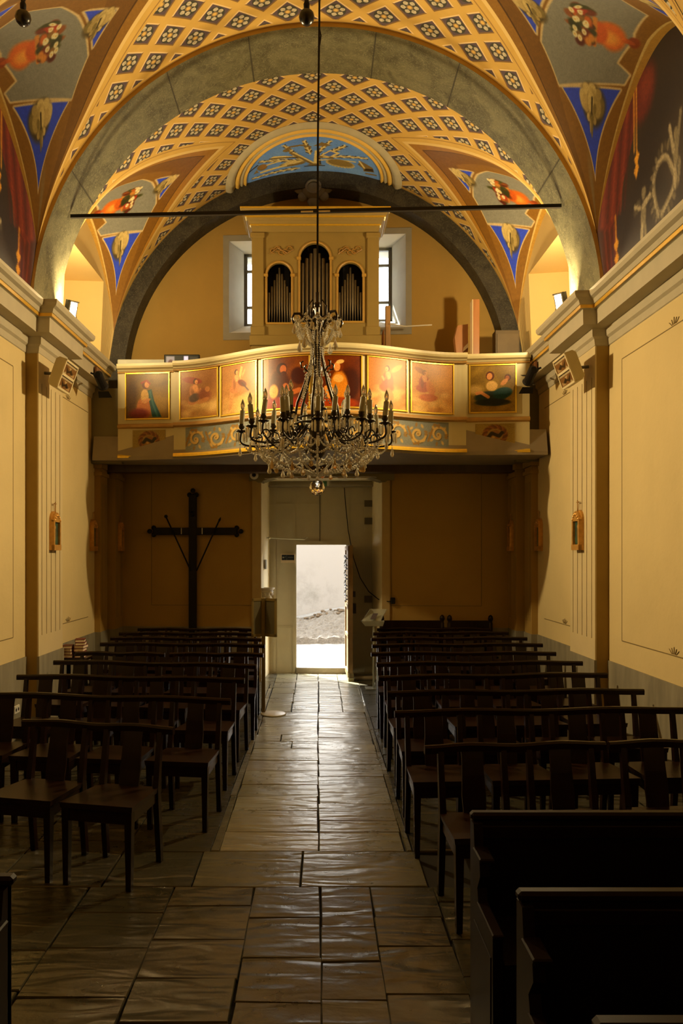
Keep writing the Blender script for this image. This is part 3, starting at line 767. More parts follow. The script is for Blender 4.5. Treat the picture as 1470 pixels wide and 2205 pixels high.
# shaped lintel board with curved ends
n0, n1 = DF[0] - .17, DF[1] + .17
pts = [(n0, 3.11), (n0, 2.90)] 
for k in range(11):
    a = PI * k / 10; pts.append((n0 + .10 + .05 - .05 * math.cos(a) + .0, 2.90 - .03 * math.sin(a)))
for k in range(9):
    a = k / 8; pts.append((n0 + .22 + .22 * a, 2.90 + .055 * math.sin(PI / 2 * a)))
for k in range(9):
    a = 1 - k / 8; pts.append((n1 - .22 - .22 * a, 2.90 + .055 * math.sin(PI / 2 * a)))
for k in range(11):
    a = PI * k / 10; pts.append((n1 - .20 + .05 - .05 * math.cos(a), 2.90 - .03 * math.sin(a)))
pts += [(n1, 2.90), (n1, 3.11)]
struct(MB().prism(pts, 1, D_B1 - .09, D_B1 + .30).obj('trim_13', M['olive_wood'], nave=True), 'dark shaped lintel board over the door')
# ------------------------------------------------------------------ the big door and its open wicket
b = MB(); b.add(*skin(D_DOOR, [(-.266, .500, -.01, 1.985)], -.74, .96, -.01, 3.05)); b.add(*skin(D_DOOR + .06, [(-.266, .500, -.01, 1.985)], -.74, .96, -.01, 3.05))
for x in (-.266, .500): b.add([(x, D_DOOR, 0), (x, D_DOOR + .06, 0), (x, D_DOOR + .06, 1.985), (x, D_DOOR, 1.985)], [(0, 1, 2, 3)])
b.add([(-.266, D_DOOR, 1.985), (.5, D_DOOR, 1.985), (.5, D_DOOR + .06, 1.985), (-.266, D_DOOR + .06, 1.985)], [(0, 1, 2, 3)])
door = struct(b.obj('door_1', M['door_paint'], nave=True), 'tall grey-green double church door')
b = MB(); y0, y1 = D_DOOR - .014, D_DOOR
for n in (-.60, -.30, .53, .80): b.box(n - .018, n + .018, y0, y1, .02, 2.93)
for a, c, z in ((-.68, -.27, .70), (-.68, -.27, .72), (.50, .90, .60), (-.68, .10, 2.62), (.16, .9, 2.62)): b.box(a, c, y0, y1, z - .008, z + .008)
b.box(-.29, .52, y0, y1, 1.99, 2.04)
b.obj('door_rail', M['door_paint'], door, nave=True)
MB().box(.092, .100, D_DOOR - .016, D_DOOR, 2.04, 2.93).obj('meeting_joint', M['black'], door, nave=True)
b = MB().box(-.70, .92, D_DOOR - .10, D_DOOR - .02, 2.875, 2.90); b.obj('cross_bar', mat('pale_metal_bar', (.35, .33, .26), .4, metal=.7), door, nave=True)
b = MB()
for z in (2.62, 2.35, 1.15): b.box(.78, .90, D_DOOR - .03, D_DOOR, z - .05, z + .05)
b.obj('strap_hinge', mat('olive_dark_iron', (.10, .085, .05), .5), door, nave=True)
# wicket leaf standing open into the nave
lw, lt_ = .74, .05; hx, hy = .500, D_DOOR - .01
ang = math.radians(-90 + 1.6)
def leafp(a, b_, z):   # a along the leaf from the hinge, b_ thickness
    return (hx + a * math.cos(ang) + b_ * -math.sin(ang) * 1, hy + a * math.sin(ang) + b_ * math.cos(ang), z)
def leafbox(bm_, a0, a1, b0, b1, z0, z1):
    bt = [leafp(a0, b0, z0), leafp(a1, b0, z0), leafp(a1, b1, z0), leafp(a0, b1, z0)]
    tp = [leafp(a0, b0, z1), leafp(a1, b0, z1), leafp(a1, b1, z1), leafp(a0, b1, z1)]
    return bm_.hexa(bt, tp)
wood = mat('worn_brown_door_wood', (.24, .15, .06), .55, vary=.3, scale=12)
lf = leafbox(MB(), 0, lw, 0, lt_, .03, 1.97).obj('wicket_leaf', wood, door, nave=True)
b = MB()
for z0, z1 in ((1.9, 1.96), (1.05, 1.10), (.62, .67), (.05, .13)): leafbox(b, .02, lw - .02, -.02, 0, z0, z1)
for a in (.02, lw - .08): leafbox(b, a, a + .06, -.02, 0, .05, 1.96)
b.obj('moulding', wood, lf, nave=True)
b = MB()
for k in range(14):
    z = 1.15 + .05 * k
    b.tube([leafp(.15 + .45 * (.5 + .5 * math.sin(k * 2.1 + q)), -.03 - .01 * math.cos(q * 2), z + .03 * math.sin(q)) for q in np.linspace(0, 6, 12)], .008, 5)
b.obj('iron_grille', M['iron'], lf, nave=True)
b = MB(); leafbox(b, lw - .16, lw - .04, lt_, lt_ + .05, .98, 1.12); leafbox(b, lw - .13, lw - .02, lt_, lt_ + .04, 1.22, 1.30); b.obj('door_lock', M['iron'], lf, nave=True)
b = MB(); leafbox(b, lw - .10, lw + .01, -.015, lt_ + .015, .0, .05); leafbox(b, lw - .3, lw, -.01, lt_ + .01, .03, .12); b.obj('kick_board', M['olive_wood'], lf, nave=True)
# step and door sill
struct(MB().box(-.27, .50, D_DOOR - .03, D_OUT + .25, 0, .09).obj('trim_14', M['stone'], nave=True), 'worn stone door step')
struct(MB().bbox(.60, .98, D_DOOR - .62, D_DOOR - .50, 0, .05, .01).obj('trim_15', M['stone'], nave=True), 'stone strip by the open door leaf')
# ------------------------------------------------------------------ closing the shell
b = MB().box(-4.3, 4.3, -4.6, -4.2, -.2, 8.6)
struct(b.obj('wall_front', M['wall_back'], nave=True), 'end wall behind the camera')
b = MB().box(-4.4, 4.4, -4.6, 12.4, 8.2, 8.6).box(-4.4, -4.0, -4.6, 12.4, -.2, 8.4).box(4.0, 4.4, -4.6, 12.4, -.2, 8.4)
struct(b.obj('roof', M['shell'], nave=True), 'outer masonry and roof')
# ------------------------------------------------------------------ stone floor, slab by slab
def floor_mat():
    m, nt, b = new_mat('worn_stone_slabs')
    N = Nd(nt)
    tc = nt.nodes.new('ShaderNodeTexCoord')
    at = nt.nodes.new('ShaderNodeAttribute'); at.attribute_name = 'Col'
    def noise(s, d=5, dist=0.0):
        n = nt.nodes.new('ShaderNodeTexNoise'); n.inputs['Scale'].default_value = s; n.inputs['Detail'].default_value = d; n.inputs['Distortion'].default_value = dist
        nt.links.new(tc.outputs['Object'], n.inputs['Vector']); return n.outputs['Fac']
    n1, n2, n3 = noise(2.5, 6, .6), noise(14, 5), noise(60, 3)
    mp = nt.nodes.new('ShaderNodeMapping'); mp.inputs['Scale'].default_value = (.45, 1.7, 1.0); nt.links.new(tc.outputs['Object'], mp.inputs['Vector'])
    n4n = nt.nodes.new('ShaderNodeTexNoise'); n4n.inputs['Scale'].default_value = 5.0; n4n.inputs['Detail'].default_value = 1.5; n4n.inputs['Distortion'].default_value = 1.0
    nt.links.new(mp.outputs['Vector'], n4n.inputs['Vector']); n4 = n4n.outputs['Fac']
    f = nt.nodes.new('ShaderNodeMapRange'); f.inputs['From Min'].default_value = .3; f.inputs['From Max'].default_value = .7
    f.inputs['To Min'].default_value = .75; f.inputs['To Max'].default_value = 1.2
    nt.links.new(N.m('ADD', N.m('MULTIPLY', n1, .6), N.m('MULTIPLY', n2, .4)), f.inputs['Value'])
    mx = nt.nodes.new('ShaderNodeMix'); mx.data_type = 'RGBA'; mx.blend_type = 'MULTIPLY'; mx.inputs[0].default_value = 1
    nt.links.new(at.outputs['Color'], mx.inputs[6]); nt.links.new(f.outputs['Result'], mx.inputs[7])
    nt.links.new(mx.outputs[2], b.inputs['Base Color'])
    rr = nt.nodes.new('ShaderNodeMapRange'); rr.inputs['To Min'].default_value = .20; rr.inputs['To Max'].default_value = .38
    nt.links.new(N.m('ADD', N.m('MULTIPLY', n2, .5), N.m('MULTIPLY', n1, .5)), rr.inputs['Value']); nt.links.new(rr.outputs['Result'], b.inputs['Roughness'])
    b.inputs['Specular IOR Level'].default_value = 0.5; b.inputs['IOR'].default_value = 1.62
    b.inputs['Specular Tint'].default_value = (1.0, .90, .68, 1)
    h = N.m('ADD', N.m('ADD', N.m('MULTIPLY', n4, 1.0), N.m('MULTIPLY', n2, .20)), N.m('MULTIPLY', n3, .03))
    bp = nt.nodes.new('ShaderNodeBump'); bp.inputs['Strength'].default_value = .50; bp.inputs['Distance'].default_value = .03
    nt.links.new(h, bp.inputs['Height']); nt.links.new(bp.outputs['Normal'], b.inputs['Normal'])
    return m
M['floor'] = floor_mat()
fv, ff, fc = [], [], []
rf = random.Random(11)
def slab(x0, x1, d0, d1, zoff=0.0, col=None):
    g = .0032; c = .004
    t = rf.uniform(.82, 1.18); base = col or (.10, .10, .08)
    cc = [base[0] * t, base[1] * t * rf.uniform(.97, 1.03), base[2] * t * rf.uniform(.9, 1.1)]
    k = len(fv)
    j = lambda: rf.uniform(-.006, .006)
    o = [(x0 + g + j(), d0 + g + j()), (x1 - g + j(), d0 + g + j()), (x1 - g + j(), d1 - g + j()), (x0 + g + j(), d1 - g + j())]
    tl = [rf.uniform(-.003, .003) for _ in range(4)]
    for (x, y) in o: fv.append((x, y, -.03))
    for i, (x, y) in enumerate(o): fv.append((x, y, -.006 + zoff + tl[i]))
    mx_, my = (x0 + x1) / 2, (d0 + d1) / 2
    for i, (x, y) in enumerate(o):
        fv.append((x + (c if x < mx_ else -c), y + (c if y < my else -c), zoff + tl[i]))
    for r in range(2):
        for i in range(4):
            a, b_ = k + r * 4 + i, k + r * 4 + (i + 1) % 4; ff.append((a, b_, b_ + 4, a + 4))
    ff.append((k + 8, k + 9, k + 10, k + 11)); fc.extend([cc] * 12)
def column(x0, x1, d0, d1, lo, hi, split=0, col=None):
    d = d0
    while d < d1 - .01:
        l = min(rf.uniform(lo, hi), d1 - d)
        if d1 - d - l < lo * .5: l = d1 - d
        if rf.random() < split:
            m_ = x0 + (x1 - x0) * rf.uniform(.4, .6); slab(x0, m_, d, d + l, 0, col); slab(m_, x1, d, d + l, 0, col)
        else: slab(x0, x1, d, d + l, 0, col)
        d += l
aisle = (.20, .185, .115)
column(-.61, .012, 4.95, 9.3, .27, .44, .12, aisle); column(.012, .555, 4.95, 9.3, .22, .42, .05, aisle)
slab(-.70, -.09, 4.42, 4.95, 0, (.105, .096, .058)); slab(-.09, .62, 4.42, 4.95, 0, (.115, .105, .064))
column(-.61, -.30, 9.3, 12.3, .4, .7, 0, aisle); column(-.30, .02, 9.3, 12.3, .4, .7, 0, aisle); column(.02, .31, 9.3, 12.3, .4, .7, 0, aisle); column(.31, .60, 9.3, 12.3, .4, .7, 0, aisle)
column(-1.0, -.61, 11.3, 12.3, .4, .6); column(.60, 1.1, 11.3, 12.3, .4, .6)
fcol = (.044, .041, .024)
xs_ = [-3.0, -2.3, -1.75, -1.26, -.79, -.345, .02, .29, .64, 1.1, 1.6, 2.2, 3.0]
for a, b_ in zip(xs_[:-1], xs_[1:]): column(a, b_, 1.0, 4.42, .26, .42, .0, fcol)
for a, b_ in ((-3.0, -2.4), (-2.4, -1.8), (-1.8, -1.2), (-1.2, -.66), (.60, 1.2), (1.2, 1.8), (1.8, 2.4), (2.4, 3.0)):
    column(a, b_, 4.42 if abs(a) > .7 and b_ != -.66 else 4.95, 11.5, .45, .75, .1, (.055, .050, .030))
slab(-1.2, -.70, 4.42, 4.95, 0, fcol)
for a, b_ in ((-.66, -.61), (.555, .60)):   # narrow kerb stones beside the aisle
    d = 4.95
    while d < 11.2:
        l = rf.uniform(.7, 1.4); slab(a, b_, d, min(d + l, 11.3), .003, (.13, .12, .08)); d += l
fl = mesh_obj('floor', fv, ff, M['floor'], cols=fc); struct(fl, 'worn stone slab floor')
k_ = MB().box(-3.4, 3.4, -4.3, 12.4, -.12, -.022)
k_.obj('floor_bedding', mat('dark_joint_mortar', (.012, .010, .007), .95), fl)
MB().box(-3.4, 3.4, -4.3, 1.0, -.03, -.001).obj('floor_near_altar', mat('stone_near_altar', (.16, .14, .09), .5), fl)
# ------------------------------------------------------------------ outside the door
M['road'] = mat('pale_paving', (.036, .036, .037), .9, vary=.08, scale=3, bump=.3, bscale=9)
M['extwall'] = None
m, nt, b = new_mat('white_rendered_wall')
tc = nt.nodes.new('ShaderNodeTexCoord'); n1 = nt.nodes.new('ShaderNodeTexNoise'); n1.inputs['Scale'].default_value = 1.6; n1.inputs['Detail'].default_value = 9; n1.inputs['Roughness'].default_value = .75
nt.links.new(tc.outputs['Object'], n1.inputs['Vector'])
sp = nt.nodes.new('ShaderNodeSeparateXYZ'); nt.links.new(tc.outputs['Object'], sp.inputs[0])
N = Nd(nt)
hz = N.m('MULTIPLY', N.m('SMOOTH_MIN', N.m('MAXIMUM', N.m('SUBTRACT', 1.9, sp.outputs[2]), 0.0), 1.0, .2), 1.0)
st = N.m('MULTIPLY', hz, N.m('GREATER_THAN', n1.outputs['Fac'], .5))
fac = N.m('MULTIPLY', hz, N.m('MULTIPLY', N.m('MAXIMUM', N.m('SUBTRACT', n1.outputs['Fac'], .48), 0.0), 5.0))
nt.links.new(N.mix(N.m('MINIMUM', fac, 1.0), (.165, .165, .168), (.108, .108, .105)), b.inputs['Base Color']); b.inputs['Roughness'].default_value = .9
M['extwall'] = m
def ground(x, d):
    return .06 + .02 * (x) - .012 * (d - 12.6)
vs = [(x, d, ground(x, d)) for d in (12.55, 14, 16.2) for x in (-8, -2, 2, 8)]
fs = [(j * 4 + i, j * 4 + i + 1, (j + 1) * 4 + i + 1, (j + 1) * 4 + i) for j in range(2) for i in range(3)]
struct(mesh_obj('exterior_road', vs, fs, M['road']), 'sunlit pale paving outside the door')
rg = np.random.RandomState(4)
vs, fs = [], []
nx_, nd_ = 160, 30
def bank(x, t):
    x_, d = x, 16.0 + 1.3 * t - .12 * x
    return (x_, d, ground(x, 16) + .10 * (t > .04) + .42 * t + .10 * x * t + .05 * t * math.sin(x * 5) + .05 * (rg.rand() - .5) * (t > .05))
for j in range(nd_ + 1):
    for i in range(nx_ + 1): vs.append(bank(-4 + 8 * i / nx_, j / nd_))
fs = [(j * (nx_ + 1) + i, j * (nx_ + 1) + i + 1, (j + 1) * (nx_ + 1) + i + 1, (j + 1) * (nx_ + 1) + i) for j in range(nd_) for i in range(nx_)]
struct(mesh_obj('exterior_bank', vs, fs, mat('pebbled_verge', (.075, .068, .058), .95, vary=.6, scale=22, bump=.6, bscale=30)), 'pebbled verge below the wall')
b = MB()
for i in range(90):
    x = rg.uniform(-1.2, 1.6); t = rg.uniform(.84, 1.0); p = bank(x, t)
    b.ball((p[0], p[1], p[2] + .01), rg.uniform(.02, .055), 6, 4, .6)
setp(b.obj('dry_weeds', mat('dry_brown_weeds', (.05, .034, .018), .95, vary=.4)), 'brown dry weeds along the foot of the white wall outside', 'weeds', kind='stuff')
vs = []
n_ = 60
for i in range(n_ + 1):
    x = -8 + 16 * i / n_; z0 = ground(x, 16) + .30 + .10 * x * 1.0
    vs += [(x, 17.25 - .12 * x, -.2), (x, 17.25 - .12 * x, z0 + .22 + .05 * math.sin(x * 3)), (x, 17.42 - .12 * x, z0 + .26 + .05 * math.sin(x * 3))]
fs = []
for i in range(n_):
    for r in (0, 1): a = i * 3 + r; fs.append((a, a + 3, a + 4, a + 1))
struct(mesh_obj('exterior_plinth', vs, fs, mat('grey_wall_foot', (.11, .11, .107), .9, vary=.2, scale=4)), 'grey foot of the wall outside')
struct(MB().add([(-8, 18.4, -.3), (8, 16.5, -.3), (8, 16.5, 2.75), (-8, 18.4, 2.5)], [(0, 1, 2, 3)]).obj('exterior_wall', M['extwall']), 'stained white wall across the road')
struct(MB().box(-9, 9, 12.4, 30, -.6, -.35).obj('exterior_ground', M['road']), 'ground outside')
# ------------------------------------------------------------------ organ gallery
GW = 2.60; GE = 1.86
M['cream_wood'] = mat('cream_painted_wood', (.56, .48, .26), .42, vary=.07, scale=5, spec=.45)
M['gilt'] = mat('bright_gilding', (.90, .58, .06), .30, metal=.6, vary=.15, scale=25)
M['gilt_dark'] = mat('brown_gold_moulding', (.40, .22, .05), .45, vary=.2, scale=15)
def gB(t): return .5 * (1 + math.cos(PI * min(1, abs(t)) ** 1.12))
def gd(x):
    """depth of the parapet face at world x"""
    if abs(x) <= GE: return 10.14 - .115 * x - .67 * gB(x / GE)
    return 10.19 - .115 * x
def gz(x): return -.022 * max(0, -x) / 2.6 - .0
gal = thing('organ_gallery', 'cream curved organ gallery with gilt framed paintings above the door', 'balcony', (0, 10.4, 3.11))
def sect(prof, xs, name, m, parent, smooth=False):
    """sweep an (out, z) profile along the parapet; out is towards the nave"""
    b = MB().sweep(prof, [(lambda a, z, x=x: (x, gd(x) - a, z)) for x in xs])
    return b.obj(name, m, parent, smooth)
xc = [(-GE + 2 * GE * i / 64) for i in range(65)]
ends = ([-2.62, -GE - .001], [GE + .001, 2.64])
# structural wall of the parapet
for xs in (xc, *ends):
    sect([(0, 3.12), (0, 4.24), (-.07, 4.24), (-.07, 3.12)], xs, 'parapet_panel', M['cream_wood'], gal)
    k = .03 if len(xs) > 5 else 0
    sect([(0, 3.49), (.035 + k, 3.505), (.035 + k, 3.525), (.02 + k, 3.545), (0, 3.555)], xs, 'waist_moulding', M['gilt_dark'], gal)
    sect([(0, 3.105), (.03 + k, 3.105), (.03 + k, 3.13), (.015 + k, 3.15), (0, 3.155)], xs, 'gilt_base_moulding', M['gilt'], gal)
    rail = sect([(-.10, 4.23), (0, 4.23), (.02 + k, 4.245), (.03 + k, 4.26), (.065 + k, 4.275), (.075 + k, 4.30), (.075 + k, 4.33), (-.10, 4.335)], xs, 'hand_rail', M['cream_wood'], gal)
    sect([(.0, 4.214), (.02 + k, 4.218), (.024 + k, 4.236), (0, 4.236)], xs, 'brown_moulding', M['gilt_dark'], gal)
# side wings and floor slab
for s in (-1, 1):
    n0, n1 = sorted((s * 2.60 + .0, s * 2.99 + XC)); MB().box(n0, n1, 10.50 - .1 * s, 10.62 - .1 * s, 3.05, 4.05).obj('side_wing', M['olive_wood'], gal)
xs = [-2.95] + [-2.62] + xc + [2.64] + [2.86]
top, bot, fs = [], [], []
for x in xs:
    d = gd(max(-2.62, min(2.64, x))) - .02
    top.append((x, d, 3.12)); bot.append((x, d + .0, 3.075)); 
v = []
for (x, d, z), (_, _, zb) in zip(top, bot): v += [(x, d, z), (x, d, zb), (x, 11.62, zb), (x, 11.62, 3.40), (x, d + .07, 3.40)]
for i in range(len(xs) - 1):
    for j in range(5):
        a = i * 5 + j; c = i * 5 + (j + 1) % 5; fs.append((a, c, c + 5, a + 5))
mesh_obj('floor_slab', v, fs, mat('brown_grey_soffit', (.26, .21, .14), .75, vary=.2, scale=5), gal)
b = MB().box(-2.9, 2.82, 11.0, 11.25, 2.98, 3.08)
b.obj('cross_beam', M['dark_wood'], gal)
# frames and paintings
def gal_point(x, z, off): return (x, gd(x) - off, z)
def gal_paint(name, x0, x1, z0, z1, P, label, parent=None, off=.012, frame=True):
    nx, ny = P.nx, P.ny
    if frame: P.c = (P.c - 128) * 1.14 + 116
    cols = P.out()
    o = grid(name, nx, ny, lambda a, t: gal_point(x0 + (x1 - x0) * a, z0 + (z1 - z0) * t, off), M['oil'], parent or gal, nave=False, cols=cols)
    if frame:
        w = .022; n = 10
        b = MB()
        X = [x0 + (x1 - x0) * i / n for i in range(n + 1)]
        for za in (z0 - w, z1):
            b.sweep([(0, za), (.024, za + .004), (.024, za + w - .004), (0, za + w)], [(lambda a, z, x=x: gal_point(x, z, a)) for x in X])
        for xa in (x0 - w, x1):
            b.sweep([(0, xa), (.024, xa + .004), (.024, xa + w - .004), (0, xa + w)], [(lambda a, x, z=z: gal_point(x, z, a)) for z in (z0 - w, z1 + w)])
        b.obj('gilt_frame', M['gilt'], o)
    o['label'] = label
    return o
SKIN, SKD = (206, 146, 92), (160, 98, 56)
def canvas(base, seed, asp): return Paint(110, 110, base, asp, seed)
def clouds(P, y0, y1, c1=(216, 178, 112), c2=(176, 132, 76)):
    P.cloudy([c1, c2, (232, 200, 136)], y0, y1, 34, .13, .5)
def figure(P, x, y, h, robe, skin=(226, 164, 108), lean=0.0, arm=1, hair=(84, 50, 26)):
    """seated or floating clothed half figure"""
    P.blob(x, y, .17 * h * 1.2, .30 * h, robe, lean, 1, .2)
    P.blob(x - .03, y - .22 * h, .26 * h, .16 * h, robe, lean, .95, .3)
    P.blob(x + .01, y + .18 * h, .10 * h, .14 * h, skin, lean, .95, .25)
    P.line([(x + .02, y + .16 * h), (x + .17 * arm * h, y + .02 * h), (x + .24 * arm * h, y + .12 * h)], .038 * h, skin)
    hx_, hy_ = x + .03 * arm * h, y + .39 * h
    P.blob(hx_ - .02 * arm * h, hy_ + .02 * h, .085 * h, .10 * h, hair, 0, 1, .25)
    P.blob(hx_ + .015 * arm * h, hy_, .062 * h, .082 * h, skin, 0, 1, .25)
    P.blob(hx_ + .03 * arm * h, hy_ - .02 * h, .02 * h, .02 * h, SKD, 0, .6, .6)
    P.blob(x - .05, y - .02, .06 * h, .2 * h, tuple(c * .7 for c in robe), lean, .6, .8)
# 1 woman in a blue-green mantle
P = canvas((120, 92, 36), 1, .95); P.cloudy([(150, 120, 50), (96, 74, 30), (170, 140, 66)], 0, 1, 36, .2, .32)
P.blob(.12, .5, .14, .4, (78, 54, 24), 0, .7, .8); P.blob(.78, .3, .24, .3, (178, 146, 74), 0, .6, .9)
P.blob(.42, .22, .17, .26, (186, 120, 66), 0, 1, .22); P.blob(.30, .10, .22, .12, (120, 50, 34), 0, .9, .6)
P.poly([(.50, .62), (.60, .66), (.66, .40), (.84, .02), (.62, .02), (.56, .30)], (46, 90, 92)); P.line([(.56, .6), (.64, .3), (.74, .04)], .02, (74, 120, 116))
P.blob(.44, .50, .09, .16, (206, 166, 96), 0, 1, .22); P.blob(.47, .40, .11, .04, SKIN, .3, .9, .32)
P.blob(.46, .76, .085, .095, (110, 60, 32), 0, 1, .16); P.blob(.49, .76, .055, .075, SKIN, 0, 1, .16); P.line([(.36, .80), (.48, .86), (.56, .78)], .02, (150, 60, 40)); P.grain(.10)
gal_paint('painting', -2.50, -1.94, 3.625, 4.20, P, 'painting of a seated woman in a blue-green mantle')
# 2 winged child over clouds
P = canvas((168, 120, 66), 2, .9); clouds(P, 0, .38); P.cloudy([(150, 104, 58), (186, 140, 84)], .4, 1, 20, .2, .22)
P.blob(.32, .80, .24, .07, (150, 66, 44), -.2, .9, .32); figure(P, .40, .52, .62, (200, 140, 92), lean=.5); P.blob(.38, .42, .14, .09, (84, 76, 72), .3, .8, .32)
P.blob(.66, .46, .17, .14, (150, 92, 64), -.4, .9, .6); P.blob(.74, .58, .06, .06, SKIN, 0, .9, .22); P.blob(.62, .34, .16, .05, SKIN, .3, .8, .32); P.grain(.10)
gal_paint('painting', -1.765, -1.27, 3.61, 4.20, P, 'painting of a child floating on clouds')
# 3 angel with a violin
P = canvas((176, 126, 70), 3, .85); clouds(P, 0, .32); P.cloudy([(150, 104, 58), (190, 146, 88)], .4, 1, 20, .2, .22)
P.poly([(.50, .70), (.58, .96), (.64, .93), (.56, .66)], (222, 180, 112)); P.poly([(.60, .78), (.72, .92), (.70, .82), (.62, .72)], (206, 162, 98))
P.poly([(.44, .62), (.30, .10), (.20, .04), (.26, .50), (.36, .72)], (196, 146, 92)); figure(P, .44, .62, .55, (190, 130, 84), arm=1)
P.blob(.62, .60, .12, .06, (110, 52, 26), -.5, 1, .3); P.line([(.62, .6), (.80, .44)], .016, (80, 40, 20)); P.blob(.7, .18, .22, .16, (226, 186, 110), .2, .6, .8); P.grain(.10)
gal_paint('painting', -1.20, -.755, 3.60, 4.20, P, 'painting of an angel playing the violin')
# 4 bearded man in brown and red
P = canvas((110, 62, 24), 4, .9); P.cloudy([(128, 76, 30), (90, 50, 20)], 0, 1, 26, .2, .32); P.mix((P.X < .12) * .5, (190, 140, 70))
P.blob(.40, .42, .20, .34, (84, 44, 22), .2, 1, .22); P.blob(.40, .06, .5, .16, (150, 54, 20), 0, .95, .32); P.blob(.24, .34, .09, .14, (220, 176, 96), 0, .9, .32)
P.blob(.42, .78, .105, .12, (70, 36, 18), 0, 1, .16); P.blob(.45, .77, .065, .085, (170, 100, 56), 0, 1, .16); P.blob(.46, .68, .06, .05, (84, 44, 22), 0, 1, .22)
P.blob(.78, .62, .14, .17, (70, 32, 18), .2, .95, .3); P.line([(.5, .44), (.66, .3), (.8, .34)], .05, (176, 104, 56)); P.grain(.10)
gal_paint('painting', -.655, -.10, 3.60, 4.20, P, 'painting of a bearded man in brown and red')
# 5 woman in a yellow dress
P = canvas((112, 58, 22), 5, .9); P.cloudy([(130, 74, 30), (92, 46, 20)], 0, 1, 26, .2, .32)
P.blob(.72, .42, .22, .34, (76, 38, 22), -.2, .9, .32); P.blob(.52, .34, .18, .36, (206, 134, 46), 0, 1, .22); P.blob(.50, .06, .4, .12, (160, 70, 24), 0, .95, .32)
P.blob(.50, .55, .10, .08, (226, 170, 96), 0, 1, .22); P.blob(.50, .80, .10, .12, (120, 60, 28), 0, 1, .16); P.blob(.47, .78, .065, .09, (216, 150, 88), 0, 1, .16); P.blob(.54, .88, .08, .04, (226, 190, 120), .2, .9, .22)
P.line([(.42, .3), (.30, .2), (.24, .36)], .05, (216, 150, 80)); P.grain(.10)
gal_paint('painting', -.015, .525, 3.60, 4.20, P, 'painting of a woman in a yellow dress')
# 6 child in red among clouds
P = canvas((190, 128, 60), 6, .8); clouds(P, 0, .42, (232, 184, 104), (196, 136, 66)); figure(P, .50, .56, .60, (184, 96, 50), arm=-1); P.blob(.74, .82, .14, .05, (226, 176, 100), .6, .8, .32)
P.blob(.56, .28, .07, .14, (210, 140, 80), .3, .9, .32); P.grain(.10)
gal_paint('painting', .62, 1.09, 3.60, 4.20, P, 'painting of a winged child in red')
# 7 two children among clouds
P = canvas((196, 142, 74), 7, .8); clouds(P, 0, .36, (236, 190, 112), (200, 146, 76)); figure(P, .30, .60, .52, (170, 90, 60)); P.blob(.46, .50, .08, .16, (206, 134, 78), .3, .9, .32)
P.blob(.40, .30, .18, .08, (190, 110, 62), 0, .9, .32); P.blob(.2, .85, .12, .05, (150, 96, 60), -.5, .8, .32); P.blob(.66, .62, .16, .14, (216, 160, 70), 0, .6, .9); P.grain(.10)
gal_paint('painting', 1.165, 1.69, 3.60, 4.19, P, 'painting of two children on a golden cloud')
# 8 reclining woman in blue green
P = canvas((132, 106, 40), 8, 1.0); P.cloudy([(160, 130, 58), (108, 86, 34), (180, 150, 76)], 0, 1, 30, .2, .32); P.blob(.1, .48, .18, .1, (206, 172, 110), 0, .7, .8)
P.blob(.45, .32, .36, .13, (52, 66, 60), .05, 1, .22); P.blob(.72, .40, .22, .12, (40, 78, 76), .2, 1, .22); P.blob(.5, .20, .40, .08, (46, 50, 44), 0, 1, .22); P.cloudy([(170, 140, 70)], .0, .12, 8, .1, .32)
P.blob(.48, .56, .13, .11, (216, 178, 112), .1, 1, .22); P.line([(.40, .32), (.24, .42), (.14, .40)], .035, SKIN); P.blob(.44, .78, .095, .10, (96, 52, 28), 0, 1, .16); P.blob(.43, .77, .062, .075, SKIN, -.2, 1, .16)
P.blob(.84, .74, .07, .07, (90, 50, 28), 0, 1, .3); P.blob(.83, .73, .045, .05, SKD, 0, 1, .3); P.blob(.76, .64, .10, .05, SKIN, .7, .9, .32); P.grain(.10)
gal_paint('painting', 1.92, 2.46, 3.62, 4.19, P, 'painting of a reclining woman in blue and green')
# frieze panels
def frieze(x0, x1, seed, flip):
    P = Paint(230, 46, (128, 132, 124), (x1 - x0) / .29, seed); P.cloudy([(120, 126, 120), (136, 138, 126)], 0, 1, 20, .3, .4)
    g1, g2, g3 = (206, 168, 92), (150, 112, 50), (92, 84, 60); a_ = P.asp; n = 5
    for i in range(n):
        cx = (i + .5) / n; sg = 1 if i % 2 == 0 else -1
        for (dx, dy, c, w) in ((.006, -.03, g3, .05), (0, 0, g1, .05)):
            sp_ = [(cx + dx + (.36 - .045 * t) * math.cos(t) / a_ * 1.0, .5 + dy + sg * (.36 - .045 * t) * math.sin(t)) for t in np.linspace(0, 7, 36)]
            P.line(sp_, w, c)
        P.line([(cx - .5 / n, .5 - sg * .25), (cx - .2 / n, .5 + sg * .40), (cx, .5 + sg * .36)], .045, g2)
        for k in range(9):
            t = k * .75; P.blob(cx + .36 * math.cos(t) / a_, .5 + sg * .36 * math.sin(t), .09, .05, g1 if k % 2 else g2, t, .9, .5)
        P.blob(cx, .5, .09, .09, g1, 0, .95, .4); P.blob(cx, .5, .04, .04, g2)
    P.grain(.06)
    return P
for x0, x1, sd in ((-1.70, -.30, 31), (-.30, .32, 33), (.32, 1.64, 32)):
    gal_paint('frieze_panel', x0, x1, 3.165, 3.48, frieze(x0, x1, sd, 0), 'grey-blue frieze with golden leaf scrolls', off=.006, frame=False)
